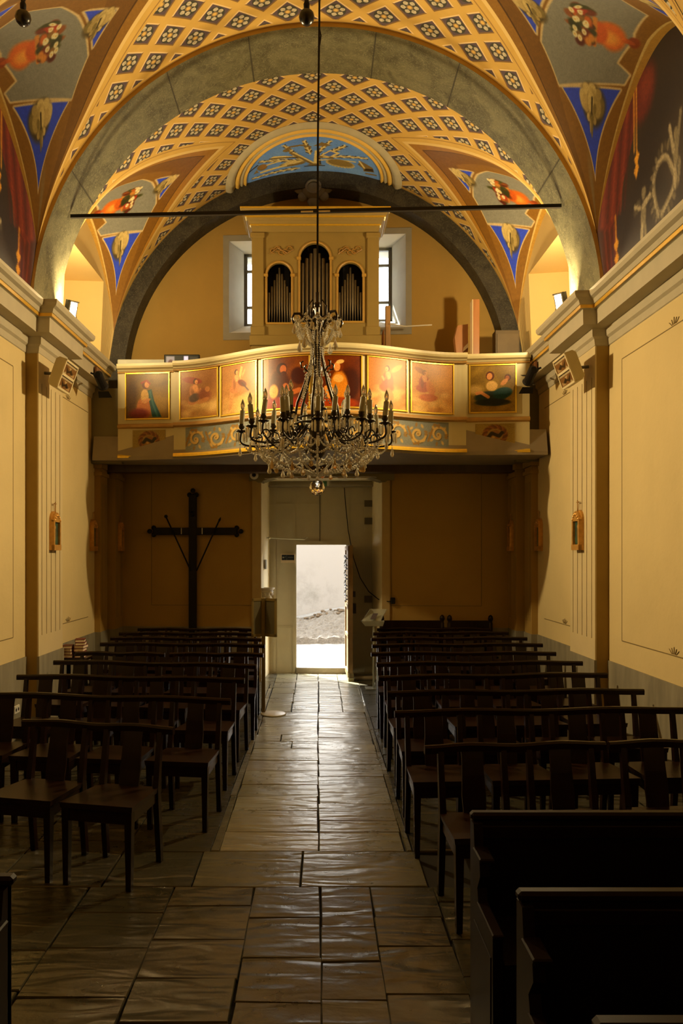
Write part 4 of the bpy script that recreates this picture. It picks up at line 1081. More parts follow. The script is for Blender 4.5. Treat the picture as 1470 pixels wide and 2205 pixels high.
for x0, x1, sd in ((-2.42, -1.98, 41), (1.98, 2.46, 42)):
    P = Paint(60, 44, (152, 128, 62), 1.45, sd); P.cloudy([(146, 122, 58), (160, 136, 68)], 0, 1, 14, .3, .4)
    for i in range(30):
        t = 2 * PI * i / 30; r = .36
        P.blob(.5 + r * 1.05 * math.cos(t) / 1.45, .5 + r * math.sin(t), .13, .06, [(120, 72, 34), (150, 98, 46), (96, 58, 28)][i % 3], t + .9, .9, .4)
    P.blob(.5, .5, .24, .2, (140, 92, 44), .3, .9, .5); P.line([(.34, .42), (.42, .58), (.52, .5), (.60, .44), (.68, .60)], .07, (48, 40, 24)); P.blob(.46, .40, .06, .05, (186, 150, 80)); P.grain(.08)
    gal_paint('rosette_panel', x0, x1, 3.19, 3.47, P, 'panel painted with a brown leaf rosette', off=.006, frame=False)
# ------------------------------------------------------------------ things on the gallery
t = thing('white_board', 'long pale board leaning behind the gallery rail above the crucifix side', 'board', (-2.3, 10.9, 3.40))
MB().bbox(-2.72, -1.92, 10.86, 10.90, 3.40, 4.50, .01).obj('board_panel', mat('pale_green_white_board', (.52, .54, .44), .6), t)
t = thing('monitor', 'small black video monitor showing above the curved rail left of the organ', 'monitor', (-1.82, 10.75, 3.40))
MB().bbox(-2.06, -1.58, 10.74, 10.79, 4.10, 4.535, .006).obj('monitor_case', M['black'], t)
P = Paint(60, 50, (16, 20, 14), 1.1, 3); P.poly([(.03, .62), (.28, .62), (.28, .97), (.03, .97)], (120, 116, 120)); P.blob(.17, .72, .10, .14, (70, 44, 40)); P.poly([(.56, .66), (.69, .66), (.69, .98), (.56, .98)], (190, 186, 220)); P.poly([(.74, .6), (.97, .6), (.97, .95), (.74, .95)], (44, 40, 34))
P.poly([(.36, .74), (.48, .74), (.48, .76), (.36, .76)], (90, 90, 80))
scr = grid('screen', 60, 50, lambda a, q: (-2.045 + .45 * a, 10.737, 4.12 + .40 * q), None, t, nave=False, cols=P.out())
m, nt, b = new_mat('glowing_screen'); at = nt.nodes.new('ShaderNodeAttribute'); at.attribute_name = 'Col'
nt.links.new(at.outputs['Color'], b.inputs['Base Color']); nt.links.new(at.outputs['Color'], b.inputs['Emission Color']); b.inputs['Emission Strength'].default_value = .8
scr.data.materials.append(m); m.cycles.emission_sampling = 'NONE'
MB().box(-1.9, -1.74, 10.78, 10.84, 3.40, 4.12).obj('stand', M['black'], t)
brw = mat('orange_brown_wood', (.36, .15, .045), .4, vary=.3, scale=9, stretch=(1, 1, .3))
t = thing('string_instrument', 'upright stringed instrument with round brown body and tall neck beside the organ', 'instrument', (.98, 10.9, 3.40))
pr = [(.02, 0), (.13, .05), (.17, .2), (.12, .36), (.14, .50), (.10, .62), (.03, .66)]
b = MB().lathe(pr, (0, 0, 0), 20); b.v = [(x + 1.0, 10.95 + y * .45, z + 4.05) for x, y, z in b.v]; b.obj('body', brw, t, True)
b = MB().bbox(.93, 1.0, 10.82, 10.88, 3.40, 5.22, .008); b.obj('neck', mat('light_brown_wood', (.38, .22, .09), .5), t)
MB().prism([(.86, 3.4), (.93, 3.4), (.93, 4.95), (.90, 4.9)], 1, 10.98, 11.02).obj('back_board', brw, t)
t = thing('conductor_rod', 'thin pale rod sticking out sideways from the stringed instrument', 'rod', (1.2, 10.80, 4.9))
MB().tube([(.99, 10.80, 4.965), (1.2, 10.80, 4.93), (1.45, 10.80, 4.945), (1.56, 10.80, 4.95)], .009, 6).obj('rod', mat('pale_rod', (.5, .46, .38), .4), t)
t = thing('upright_plank', 'tall narrow wooden plank standing on the gallery with one pale edge', 'plank', (2.15, 10.85, 3.40))
o = MB().bbox(2.075, 2.165, 10.60, 10.75, 3.40, 5.24, .006).obj('plank_board', brw, t)
MB().box(2.066, 2.076, 10.59, 10.75, 3.42, 5.23).obj('pale_edge', mat('pale_wood_edge', (.72, .55, .32), .5), t)
t = thing('wooden_bracket', 'curved brown carved wooden bracket beside the tall plank', 'bracket', (1.98, 10.9, 3.40))
b = MB(); b.prism([(1.87, 3.4), (1.97, 3.4), (1.97, 4.35), (2.06, 4.5), (2.06, 4.98), (1.92, 4.96), (1.88, 4.8), (1.90, 4.6), (1.96, 4.5), (1.90, 4.35)], 1, 10.86, 11.0); b.obj('bracket_board', brw, t)
MB().prism([(1.99, 4.60), (2.06, 4.66), (2.06, 4.72), (2.0, 4.66)], 1, 10.84, 10.86).obj('pale_moulding', mat('pale_wood_edge', (.72, .55, .32), .5), t)
t = thing('tall_cupboard', 'narrow olive brown cupboard between the plank and the end of the gallery', 'cupboard', (2.5, 11.0, 3.40))
MB().box(2.40, 2.72, 10.70, 10.9, 3.40, 4.85).obj('cupboard_body', mat('dull_brown_wood', (.10, .07, .03), .6, vary=.2), t)
MB().box(2.42, 2.70, 10.685, 10.70, 4.45, 4.80).obj('door_panel', mat('dull_brown_wood', (.12, .085, .04), .6, vary=.2), t)
# ------------------------------------------------------------------ the organ
ORG_D = 10.80
og = thing('pipe_organ', 'ochre and gilt pipe organ case with three arches of dark pipes', 'organ', (-.03, ORG_D, 3.40))
M['case'] = mat('ochre_organ_case', (.31, .22, .065), .5, vary=.12, scale=5, spec=.35)
M['case_d'] = mat('dark_ochre_moulding', (.50, .30, .06), .45, vary=.15)
ox = -.02
def ow(x): return x + ox
y0 = ORG_D; hw = .85
archs = [(-.49, .162, 4.98, 5.63), (-.005, .20, 4.98, 5.86), (.475, .165, 5.0, 5.63)]   # centre, half width, sill, springing
# front panel with three arched holes built as strips
b = MB(); zb, zt = 3.40, 6.22
def front_strip(x0, x1, z0, z1): b.box(ow(x0), ow(x1), y0, y0 + .05, z0, z1)
cur = -hw
for (cx, r, s0, sp) in archs:
    front_strip(cur, cx - r, zb, zt); cur = cx + r
    front_strip(cx - r, cx + r, 4.70, s0)
    n = 16
    for i in range(n):
        a0, a1 = PI - PI * i / n, PI - PI * (i + 1) / n
        p0, p1 = (cx + r * math.cos(a0), sp + r * math.sin(a0)), (cx + r * math.cos(a1), sp + r * math.sin(a1))
        b.hexa([(ow(p0[0]), y0, p0[1]), (ow(p1[0]), y0, p1[1]), (ow(p1[0]), y0 + .05, p1[1]), (ow(p0[0]), y0 + .05, p0[1])],
               [(ow(p0[0]), y0, zt), (ow(p1[0]), y0, zt), (ow(p1[0]), y0 + .05, zt), (ow(p0[0]), y0 + .05, zt)])
front_strip(cur, hw, zb, zt)
b.box(ow(-hw), ow(-hw + .05), y0 + .05, y0 + .6, zb, zt); b.box(ow(hw - .05), ow(hw), y0 + .05, y0 + .6, zb, zt)
b.box(ow(-hw), ow(hw), y0 + .55, y0 + .6, zb, zt); b.box(ow(-hw), ow(hw), y0 + .05, y0 + .6, 4.66, 4.72)
b.obj('case', M['case'], og)
MB().box(ow(-hw + .05), ow(hw - .05), y0 + .22, y0 + .24, 4.72, 6.2).obj('back_board', M['black'], og)
# corner pilasters, plinth, rails
for sx in (-1, 1):
    b = MB()
    lo, hi = sorted((ow(sx * .86), ow(sx * .70))); b.bbox(lo, hi, y0 - .035, y0 + .02, 4.90, 6.15, .006); b.bbox(lo - .015, hi + .015, y0 - .05, y0 + .02, 6.12, 6.19, .008); b.bbox(lo - .015, hi + .015, y0 - .05, y0 + .02, 4.80, 4.92, .008)
    b.obj('corner_pilaster', M['case'], og)
b = MB().bbox(ow(-.89), ow(.89), y0 - .06, y0 + .02, 4.66, 4.80, .01).bbox(ow(-.87), ow(.87), y0 - .03, y0 + .02, 4.60, 4.66, .006)
b.obj('plinth_moulding', M['case'], og)
b = MB()
for z0, z1, e in ((6.20, 6.28, .0), (6.28, 6.33, .03), (6.33, 6.38, .06), (6.38, 6.43, .10), (6.43, 6.475, .13)):
    b.hexa([(ow(-hw - e), y0 - .03 - e, z0), (ow(hw + e), y0 - .03 - e, z0), (ow(hw + e), y0 + .62, z0), (ow(-hw - e), y0 + .62, z0)],
           [(ow(-hw - e - .025), y0 - .055 - e, z1), (ow(hw + e + .025), y0 - .055 - e, z1), (ow(hw + e + .025), y0 + .62, z1), (ow(-hw - e - .025), y0 + .62, z1)])
b.obj('cornice', M['case'], og)
b = MB()
for z, e in ((6.285, .035), (6.375, .095), (6.47, .155)):
    b.box(ow(-hw - e), ow(hw + e), y0 - .035 - e, y0 + .0, z - .012, z + .006)
b.obj('gilt_fillet', M['gilt'], og)
# gilt arch mouldings, pipes
pipe_m = mat('dull_tin_pipe', (.26, .21, .13), .45, metal=.35, vary=.3, scale=6)
for (cx, r, s0, sp), npip in zip(archs, (9, 7, 9)):
    path = [(cx - r - .012, s0)] + [(cx + (r + .012) * math.cos(PI - PI * i / 24), sp + (r + .012) * math.sin(PI - PI * i / 24)) for i in range(25)] + [(cx + r + .012, s0)]
    b = MB().tube([(ow(x), y0 - .006, z) for x, z in path], .016, 6)
    b.box(ow(cx - r - .02), ow(cx + r + .02), y0 - .02, y0 + .01, s0 - .025, s0)
    for sx in (-1, 1): b.bbox(ow(cx + sx * (r + .02)) - .03, ow(cx + sx * (r + .02)) + .03, y0 - .03, y0 + .01, sp - .03, sp + .01, .005)
    b.obj('gilt_arch', M['gilt_dark'] if False else M['case_d'], og)
    w = 2 * r / npip; mid = (npip - 1) / 2
    for i in range(npip):
        x = cx - r + w * (i + .5); k = abs(i - mid) / max(1, mid)
        topz = sp + r * .80 - (.34 if npip == 9 else .20) * k
        pr = w * .40
        mth = s0 + (.22 + .10 * (1 - k) if npip == 9 else .30 + .06 * math.cos(i * 2))
        b = MB().lathe([(pr * .25, 0), (pr, mth - s0), (pr, mth - s0 + .012), (pr * .97, mth - s0 + .03), (pr, topz - s0)], (ow(x), y0 + .105, s0), 10)
        po = b.obj('organ_pipe', pipe_m, og, True)
# carved gilt ornaments over the side arches
for sx, cx in ((-1, -.46), (1, .47)):
    b = MB()
    for k in range(5):
        a = cx + (k - 2) * .055
        b.tube([(ow(a + .035 * math.cos(t)), y0 - .012, 5.95 + .03 * math.sin(k * 2) + .03 * math.sin(t)) for t in np.linspace(0, 5.2, 14)], .008, 5)
    b.tube([(ow(cx - .16), y0 - .01, 5.91), (ow(cx - .05), y0 - .012, 5.99), (ow(cx + .08), y0 - .012, 5.92), (ow(cx + .16), y0 - .01, 5.97)], .008, 5)
    b.obj('carved_ornament', M['gilt_dark'], og)
# lower case: dark openings, red music desk, stop knobs
MB().box(ow(-.77), ow(-.49), y0 - .012, y0 + .01, 3.42, 4.56).obj('lower_panel', mat('brown_gauze', (.20, .13, .05), .8), og)
MB().box(ow(.50), ow(.60), y0 - .012, y0 + .01, 3.8, 4.58).obj('stop_board', mat('red_brown_board', (.28, .13, .05), .5), og)
MB().box(ow(.67), ow(.74), y0 - .012, y0 + .01, 3.8, 4.58).obj('side_slat', mat('dull_brown_wood', (.10, .07, .03), .6), og)
b = MB()
for k in range(9): b.box(ow(.525), ow(.575), y0 - .04, y0 - .012, 4.54 - .06 * k, 4.565 - .06 * k)
b.obj('stop_knobs', M['case'], og)
b = MB().bbox(ow(-.40), ow(-.335), y0 - .10, y0 + .01, 3.4, 4.60, .01).bbox(ow(.30), ow(.365), y0 - .10, y0 + .01, 3.4, 4.60, .01).bbox(ow(-.40), ow(.365), y0 - .10, y0 + .01, 4.40, 4.47, .01)
b.obj('console_frame', mat('red_stained_wood', (.30, .07, .025), .45, vary=.2), og)
MB().box(ow(-.335), ow(.30), y0 - .02, y0 - .005, 3.42, 4.40).obj('console_panel', mat('green_brown_panel', (.16, .15, .07), .6), og)
t = thing('music_sheet', 'white sheet of music standing on the organ console', 'sheet', (-.08, y0 - .06, 4.1))
o = MB().box(-.16, .0, y0 - .12, y0 - .112, 4.12, 4.48).obj('paper', mat('white_paper', (.75, .68, .5), .8), t)
# ------------------------------------------------------------------ rows of linked chairs
M['chair'] = mat('dark_polished_chair_wood', (.012, .0042, .0020), .27, vary=.55, scale=16, stretch=(1, 1, .12), spec=.25)
M['chair_seat'] = mat('worn_brown_seat_wood', (.016, .0065, .0026), .34, vary=.5, scale=12, stretch=(.3, 1, 1), spec=.2)
def mesh_only(b, name, m):
    o = b.obj(name, m, raw=True); me = o.data; bpy.data.objects.remove(o); return me
PITCH = .475
def bar(p0, p1, w, dp, w1=None, d1=None):
    """tapered rectangular bar between two points, width along x and depth along y"""
    w1 = w1 or w; d1 = d1 or dp
    b = MB()
    return b.hexa([(p0[0] - w / 2, p0[1] - dp / 2, p0[2]), (p0[0] + w / 2, p0[1] - dp / 2, p0[2]), (p0[0] + w / 2, p0[1] + dp / 2, p0[2]), (p0[0] - w / 2, p0[1] + dp / 2, p0[2])],
                  [(p1[0] - w1 / 2, p1[1] - d1 / 2, p1[2]), (p1[0] + w1 / 2, p1[1] - d1 / 2, p1[2]), (p1[0] + w1 / 2, p1[1] + d1 / 2, p1[2]), (p1[0] - w1 / 2, p1[1] + d1 / 2, p1[2])])
me_seat = mesh_only(MB().hexa([(-.215, -.41, .435), (.215, -.41, .435), (.185, .0, .43), (-.185, .0, .43)], [(-.22, -.415, .468), (.22, -.415, .468), (.19, .005, .458), (-.19, .005, .458)]), 'seat', M['chair_seat'])
b = MB().hexa([(-.20, -.40, .365), (.20, -.40, .365), (.20, -.38, .365), (-.20, -.38, .365)], [(-.20, -.40, .434), (.20, -.40, .434), (.20, -.38, .434), (-.20, -.38, .434)])
b.hexa([(-.17, -.02, .375), (.17, -.02, .375), (.17, .0, .375), (-.17, .0, .375)], [(-.17, -.02, .43), (.17, -.02, .43), (.17, .0, .43), (-.17, .0, .43)])
for s in (-1, 1):
    b.hexa([(s * .20 - .01, -.39, .37), (s * .20 + .01, -.39, .37), (s * .17 + .01, -.01, .375), (s * .17 - .01, -.01, .375)], [(s * .20 - .01, -.39, .434), (s * .20 + .01, -.39, .434), (s * .17 + .01, -.01, .43), (s * .17 - .01, -.01, .43)])
me_apron = mesh_only(b, 'apron', M['chair'])
b = MB()
pr = [(-.005, .46, .062), (.012, .55, .066), (.028, .65, .060), (.045, .74, .058), (.052, .775, .060)]
for (y0, z0, w0), (y1, z1, w1) in zip(pr[:-1], pr[1:]):
    b.hexa([(-w0, y0 - .007, z0), (w0, y0 - .007, z0), (w0, y0 + .007, z0), (-w0, y0 + .007, z0)], [(-w1, y1 - .007, z1), (w1, y1 - .007, z1), (w1, y1 + .007, z1), (-w1, y1 + .007, z1)])
me_splat = mesh_only(b, 'splat', M['chair'])
me_front = mesh_only(bar((0, 0, 0), (0, 0, .434), .030, .030, .044, .042), 'front_leg', M['chair'])
b = bar((0, .045, 0), (0, 0, .45), .032, .034, .036, .042); c = bar((0, 0, .45), (0, .052, .78), .036, .040, .030, .026); b.add(c.v, c.f)
me_post = mesh_only(b, 'back_post', M['chair'])
me_rail_cache = {}
def rail_mesh(L):
    key = round(L, 2)
    if key not in me_rail_cache:
        b = MB(); n = 12; h = L / 2
        prof = [(-.016, -.022), (.016, -.022), (.018, .010), (.010, .022), (-.010, .022), (-.018, .010)]
        b.sweep([(y, z) for y, z in prof], [(lambda a, z, x=-h + L * i / n: (x, .055 + a, .792 + z - .006 * math.cos(4 * PI * x / L))) for i in range(n + 1)])
        me_rail_cache[key] = mesh_only(b, 'top_rail', M['chair'])
    return me_rail_cache[key]
def sub(name, me, root, loc):
    o = bpy.data.objects.new(name, me); COL.objects.link(o); o.parent = root; o.location = loc; return o
def chair_row(x0, d0, x1, d1, n, label, group, name='linked_chair_row'):
    """row between two rail ends (x0,d0) and (x1,d1); n linked seats"""
    if x1 < x0: x0, d0, x1, d1 = x1, d1, x0, d0
    L = math.hypot(x1 - x0, d1 - d0); ang = math.atan2(d1 - d0, x1 - x0)
    root = thing(name, label, 'chairs', ((x0 + x1) / 2, (d0 + d1) / 2 - .055, 0), group); root.rotation_euler = (0, 0, ang)
    sub('top_rail', rail_mesh(L), root, (0, 0, 0))
    p = (L - .03) / n
    for i in range(n):
        x = (i - (n - 1) / 2) * p
        sub('seat', me_seat, root, (x, 0, 0)); sub('apron', me_apron, root, (x, 0, 0)); sub('splat', me_splat, root, (x, 0, 0))
        for s in (-1, 1):
            sub('front_leg', me_front, root, (x + s * .19, -.385, 0)); sub('back_post', me_post, root, (x + s * .175, .0, 0))
    return root
G1, G2 = 'linked chairs on the crucifix side of the aisle', 'linked chairs on the bench side of the aisle'
A = 'four linked dark chairs, crucifix side, '
chair_row(-.87, 4.78, -1.86, 5.01, 2, 'pair of linked dark wooden chairs standing alone in front of the crucifix side rows', G1)
L4 = [(-.625, 5.72, -2.57, 5.98, 'first full row behind the front pair'), (-.61, 6.66, -2.585, 6.86, 'second full row behind the front pair'), (-.577, 7.49, -2.575, 7.78, 'third full row behind the front pair')]
for x0, d0, x1, d1, w in L4: chair_row(x0, d0, x1, d1, 4, A + w, G1)
chair_row(-.56, 8.33, -1.545, 8.36, 2, 'aisle half of the split fourth chair row, crucifix side of the aisle', G1)
chair_row(-1.60, 8.36, -2.56, 8.44, 2, 'wall half of the split fourth chair row, beside the stack of red books', G1)
for x0, d0, x1, d1, w in ((-.60, 9.15, -2.54, 9.33, 'fifth full row, beside the notice stand pole'), (-.66, 9.80, -2.58, 9.95, 'third from the end wall'), (-.74, 10.45, -2.62, 10.55, 'second from the end wall')):
    chair_row(x0, d0, x1, d1, 4, A + w, G1)
chair_row(-.80, 11.05, -2.5, 11.12, 4, 'dark chair row set against the end wall below the crucifix', G1)
B = 'four linked dark chairs, bench side, '
chair_row(.587, 4.32, 1.60, 4.41, 2, 'pair of linked dark chairs at the aisle just behind the benches', G2)
chair_row(1.62, 4.41, 2.60, 4.50, 2, 'pair of linked dark chairs by the wall just behind the benches', G2)
for x0, d0, x1, d1, w in ((.517, 5.28, 2.49, 5.40, 'second row behind the benches'), (.53, 6.03, 2.52, 6.13, 'third row behind the benches'), (.526, 6.78, 2.54, 6.96, 'fourth row behind the benches'),
                          (.57, 7.62, 2.575, 7.72, 'fifth row behind the benches'), (.574, 8.41, 2.535, 8.45, 'sixth row behind the benches'), (.635, 9.15, 2.62, 9.24, 'fourth from the end wall'),
                          (.675, 9.86, 2.62, 9.93, 'third from the end wall'), (.745, 10.55, 2.55, 10.60, 'second from the end wall, beside the clear leaflet stand'), (.84, 11.12, 2.42, 11.12, 'last row, close to the end wall')):
    chair_row(x0, d0, x1, d1, 4, B + w, G2)
# ------------------------------------------------------------------ panelled benches
M['pew'] = mat('very_dark_bench_wood', (.0075, .003, .0016), .42, vary=.5, scale=10, stretch=(.2, 1, 1), spec=.12)
def pew(x0, x1, d, label, H=.85, wallend=True):
    """bench facing the altar: panelled back at depth d, seat and ends reaching towards the camera"""
    t = thing('church_bench', label, 'bench', ((x0 + x1) / 2, d - .2, 0), 'panelled benches')
    MB().bbox(x0 + .03, x1, d, d + .035, .06, H - .03, .004).obj('back_panel', M['pew'], t)
    b = MB().bbox(x0 - .005, x1 + .02, d - .012, d + .036, H - .032, H, .010); b.obj('top_rail', M['pew'], t)
    MB().bbox(x0 + .03, x1, d - .012, d, H - .10, H - .05, .004).obj('back_rail', M['pew'], t)
    for xe, nm in ((x0, 'end_panel'), (x1 - .035, 'end_panel')):
        prof = [(d + .035, 0), (d + .035, H - .035), (d - .03, H - .035), (d - .045, .735), (d - .14, .715), (d - .15, .66), (d - .10, .60), (d - .12, .545), (d - .36, .535), (d - .37, .0)]
        e = MB().prism(prof, 0, xe, xe + .035).obj(nm, M['pew'], t)
        MB().bbox(xe - .004, xe + .052, d - .165, d - .03, .712, .730, .005).obj('armrest', M['pew'], e)
        MB().bbox(xe - .003, xe + .038, d - .375, d - .10, .538, .552, .004).obj('cap', M['pew'], e)
        MB().bbox(xe - .004, xe + .002, d - .34, d - .05, .08, .46, .002).obj('sunk_moulding', M['pew'], e)
    MB().bbox(x0 + .035, x1 - .035, d - .36, d - .0, .42, .45, .006).obj('seat', M['pew'], t)
    MB().bbox(x0 + .035, x1 - .035, d - .355, d - .33, .1, .42, .004).obj('seat_front', M['pew'], t)
    return t
pew(.60, 2.70, 3.08, 'dark panelled bench nearest the linked chairs, right of the aisle')
pew(.60, 2.70, 2.36, 'dark panelled bench in the middle of the three right of the aisle')
pew(.60, 2.70, 1.70, 'dark panelled bench, the farthest forward of the three right of the aisle')
pew(-2.70, -.96, 2.47, 'dark panelled bench left of the aisle, only its end showing')
def carved_bench(x0, x1, d, label):
    t = thing('carved_bench', label, 'bench', ((x0 + x1) / 2, d, 0), 'benches along the end wall')
    MB().bbox(x0, x1, d, d + .04, .25, .90, .006).obj('back_panel', M['chair'], t)
    for x in (x0, x1): MB().lathe([(.03, 0), (.03, .86), (.022, .88), (.038, .92), (.03, .96), (.01, .98)], (x, d + .02, 0), 10).obj('knobbed_post', M['chair'], t, True)
    MB().bbox(x0, x1, d - .02, d + .03, .42, .46, .006).obj('seat', M['chair_seat'], t)
carved_bench(.92, 1.78, 11.30, 'dark bench with knobbed posts by the door, against the end wall')
carved_bench(1.88, 2.46, 11.27, 'dark bench with knobbed posts near the wall corner, against the end wall')
# ------------------------------------------------------------------ crystal chandelier
CX, CD = .004, 6.50
ch = thing('chandelier', 'large crystal chandelier with electric candles hanging over the aisle', 'chandelier', (CX, CD, 2.32))
M['bronze'] = mat('dark_bronze', (.035, .024, .012), .38, metal=.7, vary=.3, scale=20)
def glass(name, tint, rough=.0, ior=1.5, trans=.9):
    m, nt, b = new_mat(name)
    nz = nt.nodes.new('ShaderNodeTexNoise'); nz.inputs['Scale'].default_value = 9
    tc = nt.nodes.new('ShaderNodeTexCoord'); nt.links.new(tc.outputs['Object'], nz.inputs['Vector'])
    mx = nt.nodes.new('ShaderNodeMix'); mx.data_type = 'RGBA'; mx.inputs[6].default_value = (*[t * .85 for t in tint], 1); mx.inputs[7].default_value = (*tint, 1)
    nt.links.new(nz.outputs['Fac'], mx.inputs[0]); nt.links.new(mx.outputs[2], b.inputs['Base Color'])
    b.inputs['Roughness'].default_value = rough; b.inputs['Transmission Weight'].default_value = trans; b.inputs['IOR'].default_value = ior
    b.inputs['Specular IOR Level'].default_value = .8
    if trans < .5: b.inputs['Coat Weight'].default_value = 1.0; b.inputs['Coat IOR'].default_value = 2.0; b.inputs['Coat Roughness'].default_value = .05
    return m
M['crystal'] = glass('clear_cut_crystal', (1.0, .96, .84), .03, 1.8, .36)
M['amber'] = glass('amber_cut_crystal', (.95, .66, .28), .03, 1.6, .65)
M['bulb'] = glass('clear_bulb_glass', (1.0, .97, .9), .02, 1.4, .8); M['ball'] = glass('clear_crystal_ball', (1, .98, .92), 0, 1.5, .97)
M['candle'] = mat('grey_green_candle_sleeve', (.33, .31, .20), .6, vary=.1, scale=30)
def cp(r, a, z): return (CX + r * math.cos(a), CD + r * math.sin(a), z)
rc = random.Random(3)
# suspension
MB().tube([(CX, CD, 3.95), (CX + .004, CD, 5.2), (CX + .016, CD, 6.2), (CX + .02, CD, 7.24)], .0095, 6).obj('hanging_cable', M['black'], ch)
b = MB().tube([(CX, CD, 3.72), (CX, CD, 3.98)], .016, 8)
for z in (3.78, 3.88): b.ball((CX, CD, z), .028, 10, 6)
for a in (0, PI): b.tube([cp(.01, a, 3.76), cp(.07, a, 3.80), cp(.075, a, 3.87), cp(.04, a, 3.92), cp(.03, a, 3.88)], .007, 6)
b.obj('hanging_hook', M['bronze'], ch, True)
b = MB().ball((CX + .02, CD, 6.06), .012, 8, 5); b.tube([(CX + .02, CD, 6.0), (CX + .03, CD, 6.08), (CX + .012, CD, 6.16)], .006, 5); b.obj('cable_ring', M['iron'], ch)
# central frame: curved bars from the ring up to the crown
for k in range(6):
    a = 2 * PI * k / 6 + .3
    MB().tube([cp(r, a, z) for r, z in ((.155, 2.86), (.185, 2.97), (.17, 3.07), (.11, 3.22), (.075, 3.34), (.045, 3.46), (.035, 3.58), (.05, 3.67), (.09, 3.74), (.15, 3.795), (.195, 3.79), (.215, 3.75), (.20, 3.715), (.185, 3.73))],
              [.010, .012, .012, .011, .010, .010, .010, .011, .014, .013, .011, .009, .008, .006], 6).obj('curved_stem', M['bronze'], ch, True)
    MB().tube([cp(r, a, z) for r, z in ((.085, 3.33), (.11, 3.36), (.135, 3.36), (.14, 3.40), (.12, 3.41))], .007, 5).obj('scroll', M['bronze'], ch, True)
for r, z in ((.17, 2.95), (.20, 2.90), (.05, 3.56)): MB().tube([cp(r, 2 * PI * i / 32, z) for i in range(33)], .008, 6).obj('frame_ring', M['bronze'], ch, True)
MB().lathe([(.01, 2.60), (.06, 2.66), (.085, 2.74), (.06, 2.82), (.075, 2.86), (.05, 2.9), (.03, 2.95)], (CX, CD, 0), 14).obj('centre_boss', M['bronze'], ch, True)
# glass baluster in the middle
MB().lathe([(.012, 2.92), (.05, 2.96), (.03, 2.99), (.055, 3.03), (.06, 3.06), (.035, 3.09), (.05, 3.12), (.055, 3.15), (.03, 3.18), (.042, 3.20), (.02, 3.225), (.008, 3.31)], (CX, CD, 0), 12).obj('glass_baluster', M['crystal'], ch, False)
# arms with candles
def curve(pts, n=14):
    out = []
    P = [pts[0]] + pts + [pts[-1]]
    for i in range(1, len(P) - 2):
        for k in range(n // (len(P) - 3) + 1):
            t = k / (n // (len(P) - 3) + 1)
            out.append(tuple(.5 * (2 * P[i][q] + (P[i + 1][q] - P[i - 1][q]) * t + (2 * P[i - 1][q] - 5 * P[i][q] + 4 * P[i + 1][q] - P[i + 2][q]) * t * t + (3 * P[i][q] - P[i - 1][q] - 3 * P[i + 1][q] + P[i + 2][q]) * t ** 3) for q in range(2)))
    out.append(pts[-1]); return out
tips = []
def arm(a, R, zt, lean=0.0):
    z0 = 2.88
    prof = curve([(.16, z0), (.30, z0 - .13), (R * .78, 2.72 if R > .5 else zt - .20), (R, zt - .10), (R, zt)], 16)
    o = MB().tube([cp(r, a, z) for r, z in prof], .0085, 6).obj('candle_arm', M['bronze'], ch, True)
    sc = [cp(R * .78 + .05 * math.cos(t) * (1 - t / 9), a, (2.78 if R > .5 else zt - .13) + .05 * math.sin(t) * (1 - t / 9)) for t in np.linspace(0, 6.5, 16)]
    MB().tube(sc, .006, 5).obj('scroll', M['bronze'], o, True)
    p = cp(R, a, zt)
    MB().lathe([(.006, -.02), (.045, -.004), (.047, .002), (.014, .006), (.018, .02), (.026, .03), (.020, .045), (.024, .055)], p, 12).obj('drip_pan', M['bronze'], o, True)
    tx, ty = lean * .1 * rc.uniform(-1, 1), lean * .1 * rc.uniform(-1, 1)
    c = MB().tube([(p[0], p[1], p[2] + .05), (p[0] + tx * .15, p[1] + ty * .15, p[2] + .165)], .0205, 12)
    c.tube([(p[0] + tx * .15, p[1] + ty * .15, p[2] + .165), (p[0] + tx * .16, p[1] + ty * .16, p[2] + .175)], .012, 10)
    co = c.obj('candle', M['candle'], ch)
    bl = MB().lathe([(.007, 0), (.013, .008), (.0185, .03), (.0175, .045), (.010, .068), (.0035, .083), (.001, .088)], (p[0] + tx * .16, p[1] + ty * .16, p[2] + .172), 12)
    bl.obj('bulb', M['bulb'], co, True)
    MB().tube([(p[0], p[1], p[2] + .172), (p[0] + .004, p[1], p[2] + .205), (p[0] - .003, p[1], p[2] + .215), (p[0], p[1], p[2] + .178)], .0012, 4).obj('filament', M['candle'], co)
    # small prisms round the drip pan and one drop under the tip
    for k in range(6):
        t = 2 * PI * k / 6
        q = (p[0] + .042 * math.cos(t), p[1] + .042 * math.sin(t), p[2] - .008)
        if k == 0: pz = MB()
        pz.tube([(q[0], q[1], q[2] - .005), (q[0], q[1], q[2] - .018), (q[0], q[1], q[2] - .075), (q[0], q[1], q[2] - .085)], [.002, .008, .008, .001], 5)
    pz.obj('prism_fringe', M['crystal'], o)
    tips.append((a, R, zt))
NL, NU = 12, 6
for k in range(NL): arm(2 * PI * k / NL + .02 + rc.uniform(-.06, .06), .60 + rc.uniform(-.03, .02), 2.845 + rc.uniform(-.012, .02), 1)
for k in range(8): arm(2 * PI * k / 8 + .30 + rc.uniform(-.08, .08), .43 + rc.uniform(-.03, .03), 2.905 + rc.uniform(-.015, .02), 1)
for k in range(NU): arm(2 * PI * k / NU + .6 + rc.uniform(-.1, .1), .29 + rc.uniform(-.03, .03), 2.965 + rc.uniform(-.015, .03), .6)
